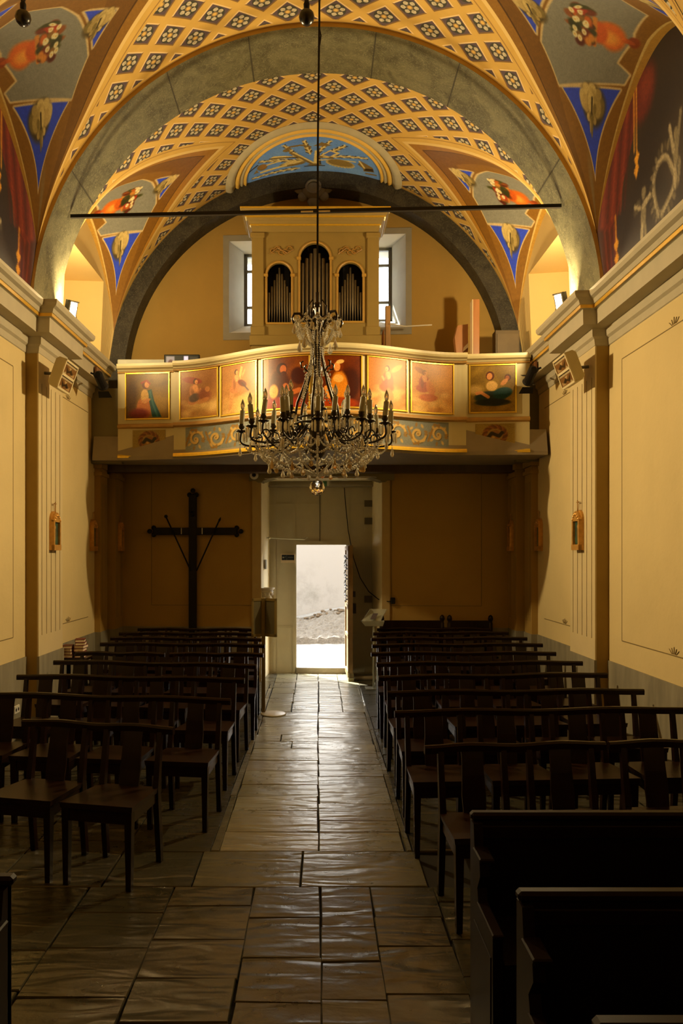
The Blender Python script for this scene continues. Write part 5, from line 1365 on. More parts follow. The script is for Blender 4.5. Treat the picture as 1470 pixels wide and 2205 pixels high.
# strings of beads
def beads(p0, p1, sag, n, r, name='bead_garland', m=None, into=None):
    b = into or MB()
    for i in range(n):
        t = (i + .5) / n
        x, y, z = [p0[q] + (p1[q] - p0[q]) * t for q in range(3)]
        z -= sag * 4 * t * (1 - t)
        rr = r * rc.uniform(.75, 1.15)
        b.octa((x, y, z), rr, 1.1)
        b.octa((x, y, z), rr * .8, .9)
        k = len(b.v) - 6
        for q in range(6):
            vx, vy, _ = b.v[k + q]; dx, dy = vx - x, vy - y
            b.v[k + q] = (x + (dx - dy) * .7071, y + (dx + dy) * .7071, b.v[k + q][2])
    if into is None: return b.obj(name, m or M['crystal'], ch)
NB = 20
for k in range(NB):     # inverted bowl of strings from the arm ring to the bottom
    a = 2 * PI * k / NB
    b = MB(); pl = [(.49, 2.735), (.46, 2.64), (.39, 2.575), (.27, 2.535), (.13, 2.51), (.03, 2.49)]
    for (r0, z0), (r1, z1) in zip(pl[:-1], pl[1:]): beads(cp(r0, a, z0), cp(r1, a, z1), 0, 6, .0115, into=b)
    b.obj('bead_garland', M['crystal'], ch)
for k in range(14):
    a = 2 * PI * k / 14; a2 = 2 * PI * (k + 1) / 14
    beads(cp(.46, a, 2.68), cp(.46, a2, 2.68), .06, 13, .0115); beads(cp(.40, a + .2, 2.60), cp(.40, a2 + .2, 2.60), .05, 11, .011)
    beads(cp(.33, a, 2.80), cp(.33, a2, 2.80), .07, 10, .010); beads(cp(.22, a, 2.78), cp(.40, a + .1, 2.72), .05, 12, .010)
lo = tips[:NL]
for (a, R, z), (a2, R2, z2) in zip(lo, lo[1:] + lo[:1]):
    beads(cp(R * .97, a, z - .12), cp(.42, (a + (a2 if a2 > a else a2 + 2 * PI)) / 2, 2.72), .06, 14, .009)
    beads(cp(.42, (a + (a2 if a2 > a else a2 + 2 * PI)) / 2, 2.72), cp(R2 * .97, a2, z2 - .12), .06, 14, .009)
_b = beads
def beads(*a): return _b(*a, name='crown_garland')
for k in range(12):     # draped crown of beads
    a = 2 * PI * k / 12; a2 = a + 2 * PI / 12
    beads(cp(.185, a, 3.765), cp(.185, a2, 3.765), .05, 9, .010)
    beads(cp(.19, a, 3.77), cp(.05, a, 3.55), .05, 18, .011)
    beads(cp(.17, a + .1, 3.74), cp(.17, a2 + .1, 3.74), .11, 11, .009)
    beads(cp(.045, a, 3.66), cp(.055, a, 3.30), -.01, 20, .010)
for k in range(6):
    a = 2 * PI * k / 6 + .3
    beads(cp(.055, a + .2, 3.44), cp(.14, a + .2, 3.12), .02, 16, .011); beads(cp(.12, a, 3.38), cp(.15, a + 1.0, 3.05), .03, 12, .009)
# pear shaped drops
def drop(p, L, w, m):
    k = 6
    b = MB().lathe([(.001, 0), (w * .22, -L * .18), (w * .55, -L * .45), (w, -L * .76), (w * .62, -L * .93), (.001, -L)], p, k)
    b.v = [(x, p[1] + (y - p[1]) * .55, z) for x, y, z in b.v]
    b.octa((p[0], p[1], p[2] + .010), .008)
    return b.obj('crystal_drop', m, ch)
for k in range(14):
    a = 2 * PI * k / 14 + .1; R = .36 + .05 * (k % 3) * .6
    drop(cp(R, a, 2.60 - .02 * (k % 2)), .085, .020, M['amber'] if k % 3 == 0 or math.sin(a) < -.3 else M['crystal'])
for k in range(8):
    a = 2 * PI * k / 8 + .3; drop(cp(.24, a, 2.545), .075, .019, M['amber'] if k % 2 else M['crystal'])
for a, R, z in lo: drop(cp(R * 1.02, a, z - .12), .09, .016, M['crystal'])
for k in range(6):
    a = 2 * PI * k / 6 + .3; drop(cp(.195, a, 3.71), .085, .022, M['crystal']); drop(cp(.15, a + .5, 3.60), .10, .024, M['crystal'])
# bottom ball
b = MB().lathe([(.004, 2.48), (.010, 2.475), (.013, 2.462), (.010, 2.452)], (CX, CD, 0), 10); b.obj('ball_cap', M['crystal'], ch, True)
bm = bmesh.new(); bmesh.ops.create_icosphere(bm, subdivisions=2, radius=.066)
for v in bm.verts: v.co += Vector((CX - .002, CD, 2.388))
b = MB(); bm.verts.ensure_lookup_table(); b.add([v.co[:] for v in bm.verts], [[v.index for v in f.verts] for f in bm.faces]); bm.free()
b.obj('crystal_ball', M['ball'], ch, False)
# ------------------------------------------------------------------ crucifix cross on the end wall
D_C = 11.50
def wy(x, d=D_B1): return d - SK * (x - XC)          # wall plane depth at world x
cr = thing('wooden_cross', 'tall black wooden cross with slanting spear and sponge pole on the end wall', 'cross', (-1.795, wy(-1.8) - .06, 0))
yc = wy(-1.8) - .045
pb = MB().bbox(-1.85, -1.74, yc - .05, yc + .02, 0.02, 2.70, .006); post = pb.obj('post', M['black'], cr)
MB().bbox(-2.36, -1.16, yc - .045, yc + .03, 2.12, 2.225, .006).obj('crossbeam', M['black'], cr)
def trefoil(x, z, ax):
    b = MB()
    for dx, dz in ((0, .06), (-.05, 0), (.05, 0), (0, -.02)):
        q = (dx, dz) if ax == 0 else (dz * ax, dx)
        b.ball((x + q[0], yc - .01, z + q[1]), .036, 10, 6)
    return b.obj('finial', M['black'], cr, True)
trefoil(-1.795, 2.70, 0); trefoil(-2.36, 2.172, -1); trefoil(-1.16, 2.172, 1)
MB().tube([(-2.17, yc - .06, 2.37), (-1.815, yc - .06, 1.60)], .011, 8).ball((-2.175, yc - .06, 2.385), .026, 10, 6).obj('sponge_pole', M['black'], cr, True)
MB().tube([(-1.42, yc - .06, 2.30), (-1.735, yc - .06, 1.60)], .011, 8).tube([(-1.42, yc - .06, 2.30), (-1.40, yc - .06, 2.34), (-1.385, yc - .06, 2.375)], [.011, .018, .002], 6).obj('spear', M['black'], cr, True)
b = MB()
for x in (-1.955, -1.655): b.box(x - .006, x + .006, yc - .052, yc - .044, 2.13, 2.22)
b.obj('white_bracket', mat('pale_bracket', (.5, .48, .4), .6), cr)
MB().ball((-1.795, yc - .055, 2.42), .04, 10, 6).box(-1.84, -1.75, yc - .056, yc - .05, 2.36, 2.48).obj('plaque', M['black'], cr)
# ------------------------------------------------------------------ gilt stations of the cross
M['station'] = mat('worn_gilt_frame', (.62, .33, .07), .42, metal=.35, vary=.35, scale=22)
def station(s, n, d, label, k=1.0):
    """gilt arched relief frame hanging on a surface facing the nave axis"""
    z0, z1, w = 1.885, 2.31, .115 * k
    t = thing('station_frame', label, 'picture', W(s * n, d, z0))
    def P(a, o, z): return W(s * (n - o), d + a, z)
    def pr(name, poly, o0, o1, m, par):
        b = MB(); nn = len(poly)
        b.add([P(a, o0, z) for a, z in poly] + [P(a, o1, z) for a, z in poly], [list(range(nn)), list(range(nn, 2 * nn))[::-1]] + [(i, (i + 1) % nn, nn + (i + 1) % nn, nn + i) for i in range(nn)])
        return b.obj(name, m, par)
    outl = [(-w, z0), (w, z0), (w, z1 - .10)] + [(w * math.cos(q), z1 - .10 + .10 * math.sin(q)) for q in np.linspace(.2, PI - .2, 11)] + [(-w, z1 - .10)]
    f = pr('frame_back', outl, .0, .025, M['station'], t)
    for sg in (-1, 1): pr('side_rail', [(sg * w, z0), (sg * (w - .035 * k), z0), (sg * (w - .035 * k), z1 - .10), (sg * w, z1 - .10)], .025, .055, M['station'], t)
    pr('base_block', [(-w, z0), (w, z0), (w, z0 + .06), (-w, z0 + .06)], .025, .06, M['station'], t)
    pr('top_carving', [(-w, z1 - .12), (w, z1 - .12), (w, z1 - .10)] + [(w * .9 * math.cos(q), z1 - .105 + .09 * math.sin(q)) for q in np.linspace(.2, PI - .2, 9)] + [(-w, z1 - .10)], .025, .052, M['station'], t)
    b = MB()
    for q in range(7):
        p = P(-w * .8 + w * 1.6 * q / 6, .052, z1 - .10 + .055 * math.sin(PI * q / 6)); b.ball(p, .014, 6, 4)
    b.obj('carved_beads', M['station'], t)
    Pn = Paint(24, 40, (46, 74, 58), .5, int(d * 7)); Pn.cloudy([(60, 92, 74), (36, 56, 50), (84, 96, 72)], 0, 1, 24, .16, .6); Pn.blob(.5, .5, .12, .3, (120, 104, 70), 0, .8, .5); Pn.blob(.5, .78, .07, .07, (190, 146, 100), 0, .9, .4); Pn.blob(.3, .4, .08, .25, (60, 52, 84), .1, .7, .5)
    grid('picture', 24, 40, lambda a, q: (s * (n - .030), d - (w - .035 * k) + 2 * (w - .035 * k) * a, z0 + .06 + (z1 - .12 - z0 - .06) * q), M['oil'], t, cols=Pn.out(), nave=True)
    b = MB().tube([P(0, .03, z1 - .02), P(0, .03, z1 + .10)], .006, 5).tube([P(-.03, .03, z1 + .08), P(.03, .03, z1 + .08)], .006, 5).tube([P(.035, .012, z1 - .02), P(.035, .004, z1 + .09)], .003, 4)
    b.obj('small_cross', M['gilt_dark'], t)
for s, w in ((-1, 'crucifix side'), (1, 'bench side')):
    station(s, 2.815, 8.50, 'gilt arched station picture hanging on the fluted pilaster, ' + w)
    station(s, 2.95, 10.47, 'gilt arched station picture at the end of the side wall, ' + w, .85)
    station(s, 2.78, 11.27, 'gilt arched station picture in the dim corner by the end wall, ' + w, .7)
# ------------------------------------------------------------------ lamps and boxes on the cornice
M['lamp_case'] = mat('grey_lamp_housing', (.10, .09, .07), .5, metal=.4)
M['lamp_on'] = mat('glowing_lamp_glass', (1, .9, .6), .3, vary=0, emit=(1, .86, .5), estr=14.0)
M['lamp_side'] = mat('glowing_side_glass', (1, .8, .4), .3, vary=0, emit=(1, .80, .42), estr=5.0); M['lamp_on'].cycles.emission_sampling = 'NONE'; M['lamp_side'].cycles.emission_sampling = 'NONE'
def floodlight(s, label):
    n, d, z = 2.655, 8.66, 4.52
    t = thing('floodlight', label, 'lamp', W(s * n, d, 4.375))
    ya, ta = math.radians(YAW), math.radians(TILT)
    F = Vector((-s * math.cos(ya) * math.cos(ta), -math.sin(ya) * math.cos(ta), -math.sin(ta)))
    R = Vector((0, 0, 1)).cross(F).normalized(); U = F.cross(R)
    c = Vector(W(s * n, d, z))
    def hx(b, f0, f1, r0, r1, u0, u1):
        q = lambda f, r, u: tuple(c + F * f + R * r + U * u)
        return b.hexa([q(f0, r0, u0), q(f1, r0, u0), q(f1, r1, u0), q(f0, r1, u0)], [q(f0, r0, u1), q(f1, r0, u1), q(f1, r1, u1), q(f0, r1, u1)])
    hx(MB(), -.08, -.004, -.052, .052, -.095, .115).obj('housing', M['lamp_case'], t)
    b = MB()
    for r0, r1, u0, u1 in ((-.057, .057, .105, .12), (-.057, .057, -.10, -.088), (-.057, -.045, -.10, .12), (.045, .057, -.10, .12)): hx(b, -.004, .008, r0, r1, u0, u1)
    r0, r1 = sorted((s * .045, s * .057)); hx(b, .0, .045, r0, r1, -.10, .12); hx(b, .0, .03, -.057, .057, .105, .12)  # hood flaps added to keep lamp light off the arch soffit
    b.obj('bezel_and_hood', M['lamp_case'], t)
    hx(MB(), -.003, .002, -.045, .045, -.088, .105).obj('lamp_glass', M['lamp_on'], t)
    rc_, rd = c + Vector((s * .05, .15, .03)), Vector((-s * .12, .62, .78)).normalized(); ru = rd.cross(Vector((1, 0, 0))).normalized(); rv = rd.cross(ru)
    MB().hexa([tuple(rc_ + ru * a * .06 + rv * b_ * .045) for a, b_ in ((-1, -1), (1, -1), (1, 1), (-1, 1))], [tuple(rc_ + rd * .006 + ru * a * .06 + rv * b_ * .045) for a, b_ in ((-1, -1), (1, -1), (1, 1), (-1, 1))]).obj('rear_glass', M['lamp_side'], t)
    MB().hexa([tuple(rc_ - rd * .05 + ru * a * .05 + rv * b_ * .04) for a, b_ in ((-1, -1), (1, -1), (1, 1), (-1, 1))], [tuple(rc_ - rd * .001 + ru * a * .066 + rv * b_ * .051) for a, b_ in ((-1, -1), (1, -1), (1, 1), (-1, 1))]).obj('rear_housing', M['lamp_case'], t)
    for f, dr, pw, nm in ((.004, F, LAMP_W, 'lamp_light'), (-.086, -F, SPILL_W, 'lamp_back_light')):
        l = bpy.data.lights.new(nm, 'AREA'); l.shape = 'RECTANGLE'; l.size = .09; l.size_y = .19; l.energy = pw; l.color = LAMP_COL
        lo = bpy.data.objects.new(nm, l); COL.objects.link(lo); lo.location = c + F * f
        if f < 0: dr = Vector((-s * .12, .62, .78)); lo.location = c + Vector((s * .05, .155, .04)); l.size = .09; l.size_y = .12
        lo.rotation_euler = dr.to_track_quat('-Z', 'Y').to_euler()
    b = MB().tube([tuple(c + F * -.04 - U * .09), W(s * n, d, 4.38)], .014, 8).tube([W(s * n, d, 4.374), W(s * n, d, 4.384)], .05, 12); b.obj('foot', M['lamp_case'], t)
floodlight(-1, 'lit floodlight on the cornice on the crucifix side')
floodlight(1, 'lit floodlight on the cornice on the bench side')
M['cream_box'] = mat('cream_enamel_case', (.55, .46, .24), .5, vary=.06)
def wall_box(s, label):
    t = thing('wall_fixture', label, 'fixture', W(s * 2.65, 8.2, 3.56))
    d0, d1 = 8.00, 8.40
    o0, z0, o1, z1 = 2.61, 3.55, 2.505, 3.84       # front face bottom and top
    ux, uz = (o1 - o0), (z1 - z0); L = math.hypot(ux, uz); ux, uz = ux / L, uz / L; nx, nz = -uz, ux      # outward normal towards the axis and down
    if nx > 0: nx, nz = -nx, -nz
    def P(a, h, f): return W(s * (o0 + ux * h + nx * f), d0 + (d1 - d0) * a, z0 + uz * h + nz * f)
    def bx(b, a0, a1, h0, h1, f0, f1): return b.hexa([P(a0, h0, f0), P(a1, h0, f0), P(a1, h0, f1), P(a0, h0, f1)], [P(a0, h1, f0), P(a1, h1, f0), P(a1, h1, f1), P(a0, h1, f1)])
    b = MB()
    nn = [( -.10, .03), (-.10, L - .03), (-.07, L), (0, L), (0, 0), (-.07, 0)]
    b.add([P(0, h, f) for f, h in nn] + [P(1, h, f) for f, h in nn], [list(range(6)), list(range(6, 12))[::-1]] + [(i, (i + 1) % 6, 6 + (i + 1) % 6, 6 + i) for i in range(6)])
    b.obj('case', M['cream_box'], t)
    b = MB()
    for a0, a1, h0, h1 in ((0, 1, 0, .02), (0, 1, L - .02, L), (0, .05, 0, L), (.95, 1, 0, L), (0, 1, L / 2 - .012, L / 2 + .012)): bx(b, a0, a1, h0, h1, .0, .012)
    b.obj('front_frame', mat('pale_cream_frame', (.70, .60, .36), .5), t)
    for h0 in (.02, L / 2 + .012):
        P_ = Paint(30, 20, (120, 84, 44), 1.4, int(h0 * 100)); hh = L / 2 - .032
        P_.poly([(0, .78), (1, .78), (1, .92), (0, .92)], (190, 176, 140)); P_.poly([(0, .92), (1, .92), (1, 1), (0, 1)], (40, 32, 20))
        P_.poly([(.1, .7), (.4, .35), (.55, .6), (.9, .2), (.8, .05), (.5, .3), (.3, .1)], (40, 30, 18)); P_.poly([(.35, .7), (.6, .68), (.5, .45)], (186, 160, 110)); P_.poly([(.6, .1), (.95, .4), (.95, .05)], (170, 140, 96)); P_.poly([(0, 0), (.3, 0), (.2, .2)], (176, 160, 120))
        grid('patterned_pane', 30, 20, lambda a, q, h0=h0, hh=hh: [W_ for W_ in ((s * (o0 + ux * (h0 + hh * q) + nx * .006), d0 + (d1 - d0) * (.05 + .9 * a), z0 + uz * (h0 + hh * q) + nz * .006),)][0], M['oil'], t, nave=True, cols=P_.out())
    b = MB(); b.tube([P(.5, L * .5, -.10), W(s * 2.80, 8.2, 3.74)], .016, 8); b.obj('bracket', M['lamp_case'], t)
wall_box(-1, 'cream box fixture with two patterned panes under the cornice, crucifix side')
wall_box(1, 'cream box fixture with two patterned panes under the cornice, bench side')
def spot(s, label):
    t = thing('spotlight', label, 'spotlight', W(s * 2.68, 9.62, 4.0))
    def P(n, d, z): return W(s * n, d, z)
    MB().tube([P(2.715, 9.60, 4.06), P(2.64, 9.62, 4.03), P(2.60, 9.66, 3.96)], .012, 6).obj('yoke', M['black'], t)
    MB().tube([P(2.60, 9.50, 4.02), P(2.60, 9.52, 4.02), P(2.595, 9.72, 3.93), P(2.595, 9.74, 3.92)], [.03, .055, .055, .068], 14).obj('lamp_can', M['black'], t)
    b = MB()
    b.add([P(2.53, 9.74, 3.99), P(2.66, 9.74, 3.99), P(2.66, 9.84, 4.03), P(2.53, 9.84, 4.03)], [(0, 1, 2, 3)]); b.obj('barn_door', M['black'], t); b = MB(); b.add([P(2.53, 9.74, 3.86), P(2.66, 9.74, 3.86), P(2.68, 9.84, 3.80), P(2.51, 9.84, 3.80)], [(0, 1, 2, 3)])
    b.obj('barn_door', M['black'], t)
    MB().add([P(2.725, 9.9, 4.09), P(2.725, 10.14, 4.09), P(2.725, 10.14, 4.21), P(2.725, 9.9, 4.21), P(2.75, 9.9, 4.09), P(2.75, 10.14, 4.09), P(2.75, 10.14, 4.21), P(2.75, 9.9, 4.21)],
              [(0, 1, 2, 3), (4, 5, 6, 7), (0, 1, 5, 4), (1, 2, 6, 5), (2, 3, 7, 6), (3, 0, 4, 7)]).obj('brown_backing_plate', mat('red_brown_plate', (.22, .09, .03), .5), t)
spot(-1, 'small black spotlight clipped to the cornice near the gallery, crucifix side')
spot(1, 'small black spotlight clipped to the cornice near the gallery, bench side')
# ------------------------------------------------------------------ iron tie rod and hanging bulbs
t = thing('tie_rod', 'long black iron tie rod spanning the marble arch', 'rod', W(0, 8.45, 5.45))
MB().sweep([(-.018, -.018), (.018, -.018), (.018, .018), (-.018, .018)], [(lambda a, z, n=n: W(n, 8.45 + a, 5.48 + z)) for n in (-2.60, 0, 2.60)]).obj('bar', M['iron'], t)
b = MB()
for n in (-.12, .06): b.box(n - .0, n + .13, 8.425, 8.43, 5.462, 5.478)  # two bright strips on the front of the rod
b.v = [W(*v) for v in b.v]; b.obj('bright_strip', mat('bright_metal', (.6, .52, .36), .3, metal=.8), t)
t = thing('light_cable', 'black cable strung across the vault at the top of the picture', 'cable', (0, 6.0, 6.03))
MB().tube([(-2.42, 6.0, 6.05), (-1.9, 6.0, 6.032), (-1, 6.0, 6.045), (-.08, 6.0, 6.05), (1, 6.0, 6.08), (2.32, 6.0, 6.12)], .009, 6).obj('cable', M['black'], t)
def hbulb(x, z, label):
    t = thing('hanging_bulb', label, 'bulb', (x, 6.0, z))
    MB().lathe([(.004, -.06), (.03, -.052), (.052, -.028), (.060, .0), (.054, .028), (.034, .05), (.02, .06)], (x, 6.0, z), 16).obj('globe', mat('dark_smoked_globe', (.012, .010, .009), .25), t, True)
    MB().lathe([(.022, .055), (.024, .10), (.018, .115), (.012, .13)], (x, 6.0, z), 10).obj('lamp_socket', M['black'], t, True)
    b = MB(); b.tube([(x - .01, 6.0, z + .12), (x - .022, 6.0, z + .16), (x - .004, 6.0, 6.05)], .005, 5); b.tube([(x + .01, 6.0, z + .12), (x + .02, 6.0, z + .16), (x + .006, 6.0, 6.05)], .005, 5); b.obj('cord', M['black'], t)
hbulb(-2.212, 5.885, 'dark unlit bulb hanging in front of the painted urn')
hbulb(-.077, 5.89, 'dark unlit bulb hanging beside the chandelier cable')
# ------------------------------------------------------------------ around the door
t = thing('security_camera', 'round white security camera on the end of the dark lintel board', 'camera', (-.90, 11.45, 2.98))
b = MB().lathe([(.062, .0), (.062, -.03), (.05, -.05), (.03, -.055), (.001, -.055)], (0, 0, 0), 20, 1); b.v = [(x - .90, y + wy(-.9, 11.41), z + 2.975) for x, y, z in b.v]; b.obj('white_ring', mat('white_plastic', (.7, .68, .6), .4), t, True)
MB().ball((-.90, wy(-.9, 11.41) - .05, 2.975), .030, 14, 8).obj('lens', M['black'], t, True)
t = thing('exit_sign', 'small green and white emergency sign over the door', 'sign', (.13, 12.0, 2.92))
MB().bbox(.09, .15, 12.02, 12.06, 2.865, 2.945, .004).obj('sign_case', mat('green_sign', (.05, .22, .09), .5), t)
MB().box(.155, .18, 12.02, 12.06, 2.875, 2.945).obj('white_edge', mat('white_plastic', (.6, .6, .5), .4), t)
t = thing('door_sign', 'small dark blue sign with white border on the grey door', 'sign', (-.445, 12.28, 1.71))
yd = lambda n, o: D_DOOR - o
def flat(b, x0, x1, z0, z1, o0, o1): return b.box(x0, x1, 12.30 - o1, 12.30 - o0, z0, z1)
o = flat(MB(), -.555, -.335, 1.705, 1.845, .0, .022).obj('white_board', mat('cream_sign_board', (.72, .62, .46), .5), t)
P = Paint(60, 26, (36, 46, 58), 2.4, 9); P.line([(.40, 0), (.40, 1)], .03, (110, 120, 126)); P.blob(.12, .5, .13, .13, (190, 190, 180)); P.poly([(.18, .5), (.30, .7), (.34, .6), (.24, .4)], (110, 116, 120))
for x in (.5, .57, .64, .71, .80, .88): P.poly([(x, .42), (x + .045, .42), (x + .045, .58 + .1 * ((x * 100) % 2)), (x, .58)], (130, 138, 146))
grid('dark_panel', 60, 26, lambda a, q: (-.542 + .192 * a, 12.30 - .0235, 1.748 + .084 * q), M['oil'], t, nave=False, cols=P.out())
t = thing('door_stay', 'thin metal stay rod between the reveal and the grey door', 'rod', (-.5, 12.1, 2.08))
MB().tube([(-.765, 12.05, 2.085), (-.70, 12.05, 2.085), (-.19, 12.2, 2.065), (-.15, 12.27, 2.10)], .010, 6).ball((-.72, 12.05, 2.085), .022, 8, 5).obj('stay_bar', mat('pale_steel', (.6, .58, .45), .3, metal=.7), t)
t = thing('door_cable', 'loose dark cable hanging across the door to a wall switch', 'cable', (.8, 12.0, 1.2))
cpts = [(.42, 12.22, 2.86), (.44, 12.21, 2.6), (.48, 12.20, 2.2), (.56, 12.17, 1.78), (.66, 12.14, 1.48), (.78, 12.0, 1.28), (.90, 11.7, 1.18), (1.02, 11.38, 1.165), (1.09, 11.42, 1.17)]
MB().tube(cpts, .007, 6).obj('cable', M['black'], t, True)
MB().bbox(1.06, 1.12, 11.38, 11.44, 1.13, 1.22, .006).obj('switch', M['black'], t)
t = thing('holy_water_font', 'small white carved stone holy water font on the door reveal', 'font', (-.77, 11.75, 1.2))
b = MB().lathe([(.05, -.16), (.095, -.13), (.085, -.10), (.115, -.045), (.12, -.03), (.105, -.022), (.135, .0), (.14, .02), (.12, .02), (.10, -.02), (.001, -.03)], (-.755, 11.66, 1.33), 24); b.obj('basin', mat('white_stone', (.62, .58, .47), .6, vary=.12), t, True)
b = MB()
for k in range(12): a = 2 * PI * k / 12; b.ball((-.755 + .105 * math.cos(a), 11.66 + .105 * math.sin(a), 1.26), .016, 6, 4, 1.6)
b.obj('carved_lobes', mat('white_stone', (.62, .58, .47), .6, vary=.12), t)
t = thing('white_cable', 'thin white cable looping along the dark lintel board over the door', 'cable', (.1, 11.38, 2.93))
MB().tube([(x, wy(x, 11.40), 2.935 + .028 * math.sin(x * 11) * (1 if abs(x) < .6 else .4)) for x in np.linspace(-.75, .85, 60)], .0045, 5).obj('cable', mat('white_plastic', (.7, .68, .6), .4), t, True)
t = thing('switch_plate', 'small grey switch plate on the pale door reveal', 'switch', (-.76, 11.8, 1.68))
MB().add([(-.772, 11.75, 1.62), (-.762, 11.85, 1.62), (-.762, 11.85, 1.76), (-.772, 11.75, 1.76), (-.755, 11.745, 1.62), (-.745, 11.845, 1.62), (-.745, 11.845, 1.76), (-.755, 11.745, 1.76)], [(4, 5, 6, 7), (0, 1, 5, 4), (1, 2, 6, 5), (2, 3, 7, 6), (3, 0, 4, 7)]).obj('plate', mat('grey_plate', (.30, .28, .22), .5), t)
# notice stand
M['brass'] = mat('olive_brass', (.20, .145, .045), .4, metal=.5, vary=.15)
t = thing('notice_stand', 'olive framed notice board stand with pole at the aisle edge', 'stand', (-.62, 9.2, 0))
MB().bbox(-.64, -.595, 9.18, 9.225, .02, 1.34, .006).obj('pole', M['brass'], t)
def wing(x0, y0, x1, y1):
    q = lambda a, o, z: (x0 + (x1 - x0) * a + o * (y0 - y1), y0 + (y1 - y0) * a - o * (x0 - x1) * 0 - o * .0, z)
    b = MB()
    L = .26
    def bx(b, a0, a1, z0, z1, th):
        dx, dy = x1 - x0, y1 - y0; l = math.hypot(dx, dy); nx, ny = dy / l, -dx / l
        c = lambda a, t_: (x0 + dx * a + nx * t_, y0 + dy * a + ny * t_)
        p = [c(a0, th), c(a1, th), c(a1, -th), c(a0, -th)]
        return b.hexa([(x, y, z0) for x, y in p], [(x, y, z1) for x, y in p])
    for a0, a1, z0, z1 in ((0, 1, 1.305, 1.335), (0, 1, .895, .925), (0, .10, .895, 1.335), (.90, 1, .895, 1.335)): bx(b, a0, a1, z0, z1, .014)
    f = b.obj('board_frame', M['brass'], t); bx(MB(), .08, .92, .92, 1.31, .008).obj('notice_panel', mat('dark_olive_board', (.085, .07, .03), .6, vary=.2), f)
wing(-.74, 9.12, -.64, 9.20); wing(-.60, 9.21, -.465, 9.10)
b = MB().lathe([(.001, .0), (.16, .0), (.165, .008), (.15, .014), (.02, .022), (.001, .022)], (0, 0, 0), 28); b.v = [(-.50 + x * .9, 9.17 + y * 1.0, z) for x, y, z in b.v]; b.obj('base_plate', mat('white_base', (.62, .58, .47), .4), t, True)
# clear leaflet stand
t = thing('leaflet_stand', 'clear acrylic leaflet holder by the door behind the last chair rows', 'stand', (.80, 10.95, 0))
M['acrylic'] = glass('clear_acrylic', (.90, .97, .90), .05, 1.3, .6)
b = MB(); b.hexa([(.66, 10.86, .86), (.90, 10.86, .86), (.90, 10.95, .86), (.66, 10.95, .86)], [(.60, 10.84, .93), (.92, 10.84, .93), (.92, 10.97, .93), (.60, 10.97, .93)]); b.obj('tray', M['acrylic'], t)
for x in (.62, .86): MB().hexa([(x, 10.94, .93), (x + .006, 10.94, .93), (x + .006, 10.96, .93), (x, 10.96, .93)], [(x + .11, 10.94, 1.09), (x + .116, 10.94, 1.09), (x + .12, 11.0, 1.09), (x + .114, 11.0, 1.09)]).obj('side_fin', M['acrylic'], t)
MB().hexa([(.62, 10.93, .93), (.88, 10.93, .93), (.88, 10.936, .93), (.62, 10.936, .93)], [(.73, 10.99, 1.085), (.96, 10.99, 1.085), (.96, 10.996, 1.085), (.73, 10.996, 1.085)]).obj('back_sheet', M['acrylic'], t)
MB().hexa([(.73, 10.91, .95), (.80, 10.91, .95), (.80, 10.914, .95), (.73, 10.914, .95)], [(.77, 10.925, 1.03), (.84, 10.925, 1.03), (.84, 10.929, 1.03), (.77, 10.929, 1.03)]).obj('dark_leaflet', mat('grey_leaflet', (.12, .10, .13), .6), t)
MB().tube([(.78, 10.90, .0), (.78, 10.90, .87)], .018, 10).obj('post', M['acrylic'], t); MB().bbox(.66, .90, 10.80, 11.0, 0, .015, .003).obj('foot', M['acrylic'], t)
# books on a small dark table by the wall
t = thing('side_table', 'small dark table by the wall holding the red books', 'table', (-2.78, 9.1, 0))
b = MB().bbox(-2.92, -2.60, 9.0, 9.34, .64, .668, .005); b.obj('table_top', M['chair'], t)
for x in (-2.90, -2.62):
    for y in (9.03, 9.31): MB().bbox(x - .02, x + .02, y - .02, y + .02, 0, .64, .004).obj('leg', M['chair'], t)
M['red_book'] = mat('dark_red_book_cloth', (.16, .018, .015), .5, vary=.15); M['pages'] = mat('cream_page_edges', (.80, .68, .50), .8, vary=.08, scale=60)
def book(x, y, z, rz, label):
    t = thing('hymn_book', label, 'book', (x, y, z), 'red books on the side table')
    w, l, h = .055, .085, .034
    def R(px_, py_, pz): return (x + px_ * math.cos(rz) - py_ * math.sin(rz), y + px_ * math.sin(rz) + py_ * math.cos(rz), z + pz)
    def bx(x0, x1, y0, y1, z0, z1): return MB().hexa([R(x0, y0, z0), R(x1, y0, z0), R(x1, y1, z0), R(x0, y1, z0)], [R(x0, y0, z1), R(x1, y0, z1), R(x1, y1, z1), R(x0, y1, z1)])
    c = bx(-w, w, -l, l, 0, .004); c2 = bx(-w, w, -l, l, h - .004, h); c.add(c2.v, c2.f); c3 = bx(-w, -w + .004, -l, l, 0, h); c.add(c3.v, c3.f); c.obj('cover', M['red_book'], t)
    bx(-w + .004, w - .004, -l + .004, l - .004, .004, h - .004).obj('page_block', M['pages'], t)
    return t
ords = ['lowest', 'second', 'third', 'fourth', 'fifth', 'topmost']
for k in range(6): book(-2.70 + .006 * math.sin(k * 2.3), 9.12, .669 + .0345 * k, .15 * math.sin(k * 1.7) + .1, ords[k] + ' red hymn book of the taller stack on the side table')
for k in range(4): book(-2.835 + .006 * math.sin(k * 1.3), 9.10, .669 + .0345 * k, .12 * math.cos(k * 2.1), ['lowest', 'second', 'third', 'topmost'][k] + ' red hymn book of the shorter stack on the side table')
t = thing('wall_socket', 'small white double wall socket low on the grey dado', 'socket', W(-2.93, 7.75, .3))
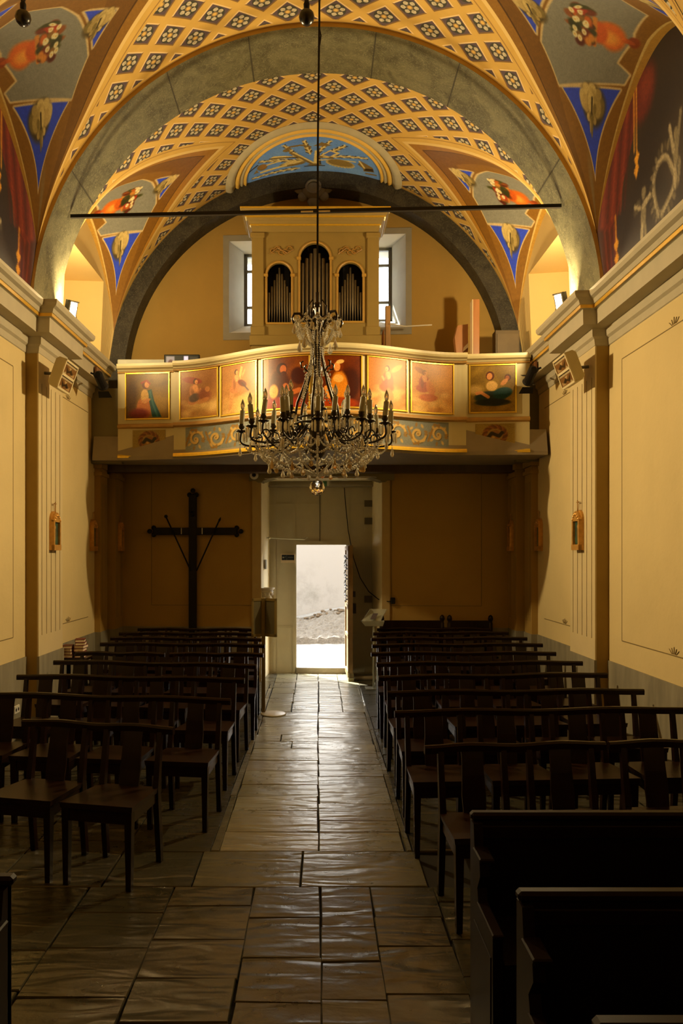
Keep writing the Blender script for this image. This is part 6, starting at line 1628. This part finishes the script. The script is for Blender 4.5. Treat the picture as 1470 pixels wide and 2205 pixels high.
MB().add([W(-2.938, d, z) for d, z in ((7.70, .26), (7.84, .26), (7.84, .34), (7.70, .34))] + [W(-2.925, d, z) for d, z in ((7.705, .265), (7.835, .265), (7.835, .335), (7.705, .335))], [(4, 5, 6, 7), (0, 1, 5, 4), (1, 2, 6, 5), (2, 3, 7, 6), (3, 0, 4, 7)]).obj('plate', mat('white_plastic', (.7, .68, .6), .4), t)
b = MB()
for d in (7.74, 7.80): b.add([W(-2.9245, d + .018 * math.cos(a), .30 + .018 * math.sin(a)) for a in np.linspace(0, 2 * PI, 13)[:-1]], [list(range(12))])
b.obj('socket_holes', M['black'], t)
# ------------------------------------------------------------------ daylight, exposure and camera
w = bpy.data.worlds.new('sky'); scn.world = w; w.use_nodes = True
bg = w.node_tree.nodes['Background']; bg.inputs['Color'].default_value = (.97, .96, .93, 1); bg.inputs['Strength'].default_value = SKY
s = bpy.data.lights.new('sun', 'SUN'); s.energy = SUN; s.angle = math.radians(.6); s.color = (1, .95, .86)
so = bpy.data.objects.new('sun', s); COL.objects.link(so)
so.rotation_euler = Vector((.46, -.60, -1.0)).to_track_quat('-Z', 'Y').to_euler()
for n0, n1, z0, z1, nm in ((-.27, .50, .09, 1.99, 'door'), (WS[0][0], WS[0][1], WS[0][2], WS[0][3], 'window'), (WS[1][0], WS[1][1], WS[1][2], WS[1][3], 'window')):
    l = bpy.data.lights.new('sky_portal', 'AREA'); l.shape = 'RECTANGLE'; l.size = n1 - n0; l.size_y = z1 - z0; l.cycles.is_portal = True
    o = bpy.data.objects.new('sky_portal', l); COL.objects.link(o)
    p = W((n0 + n1) / 2, D_OUT + .08, (z0 + z1) / 2); o.location = p; o.rotation_euler = (math.radians(-90), 0, 0)
cam = bpy.data.cameras.new('camera'); co = bpy.data.objects.new('camera', cam); COL.objects.link(co)
co.location = (0, 0, 1.85); co.rotation_euler = (math.radians(90), 0, 0)
cam.sensor_fit = 'VERTICAL'; cam.sensor_height = 36.0; cam.lens = 1715 / 2205 * 36.0
cam.shift_x = 53 / 2205; cam.shift_y = 89.5 / 2205; cam.clip_start = .05; cam.clip_end = 200
scn.camera = co
vs_ = scn.view_settings
scn.display_settings.display_device = 'sRGB'
vs_.view_transform = 'Standard'; vs_.look = 'None'; vs_.gamma = 1.0; vs_.use_curve_mapping = False; vs_.exposure = EXPO
cy = scn.cycles
cy.max_bounces = 8; cy.diffuse_bounces = 4; cy.glossy_bounces = 4; cy.transmission_bounces = 6; cy.transparent_max_bounces = 8
cy.use_light_tree = True; cy.caustics_reflective = False; cy.caustics_refractive = False; cy.sample_clamp_indirect = 4.0; cy.use_denoising = True
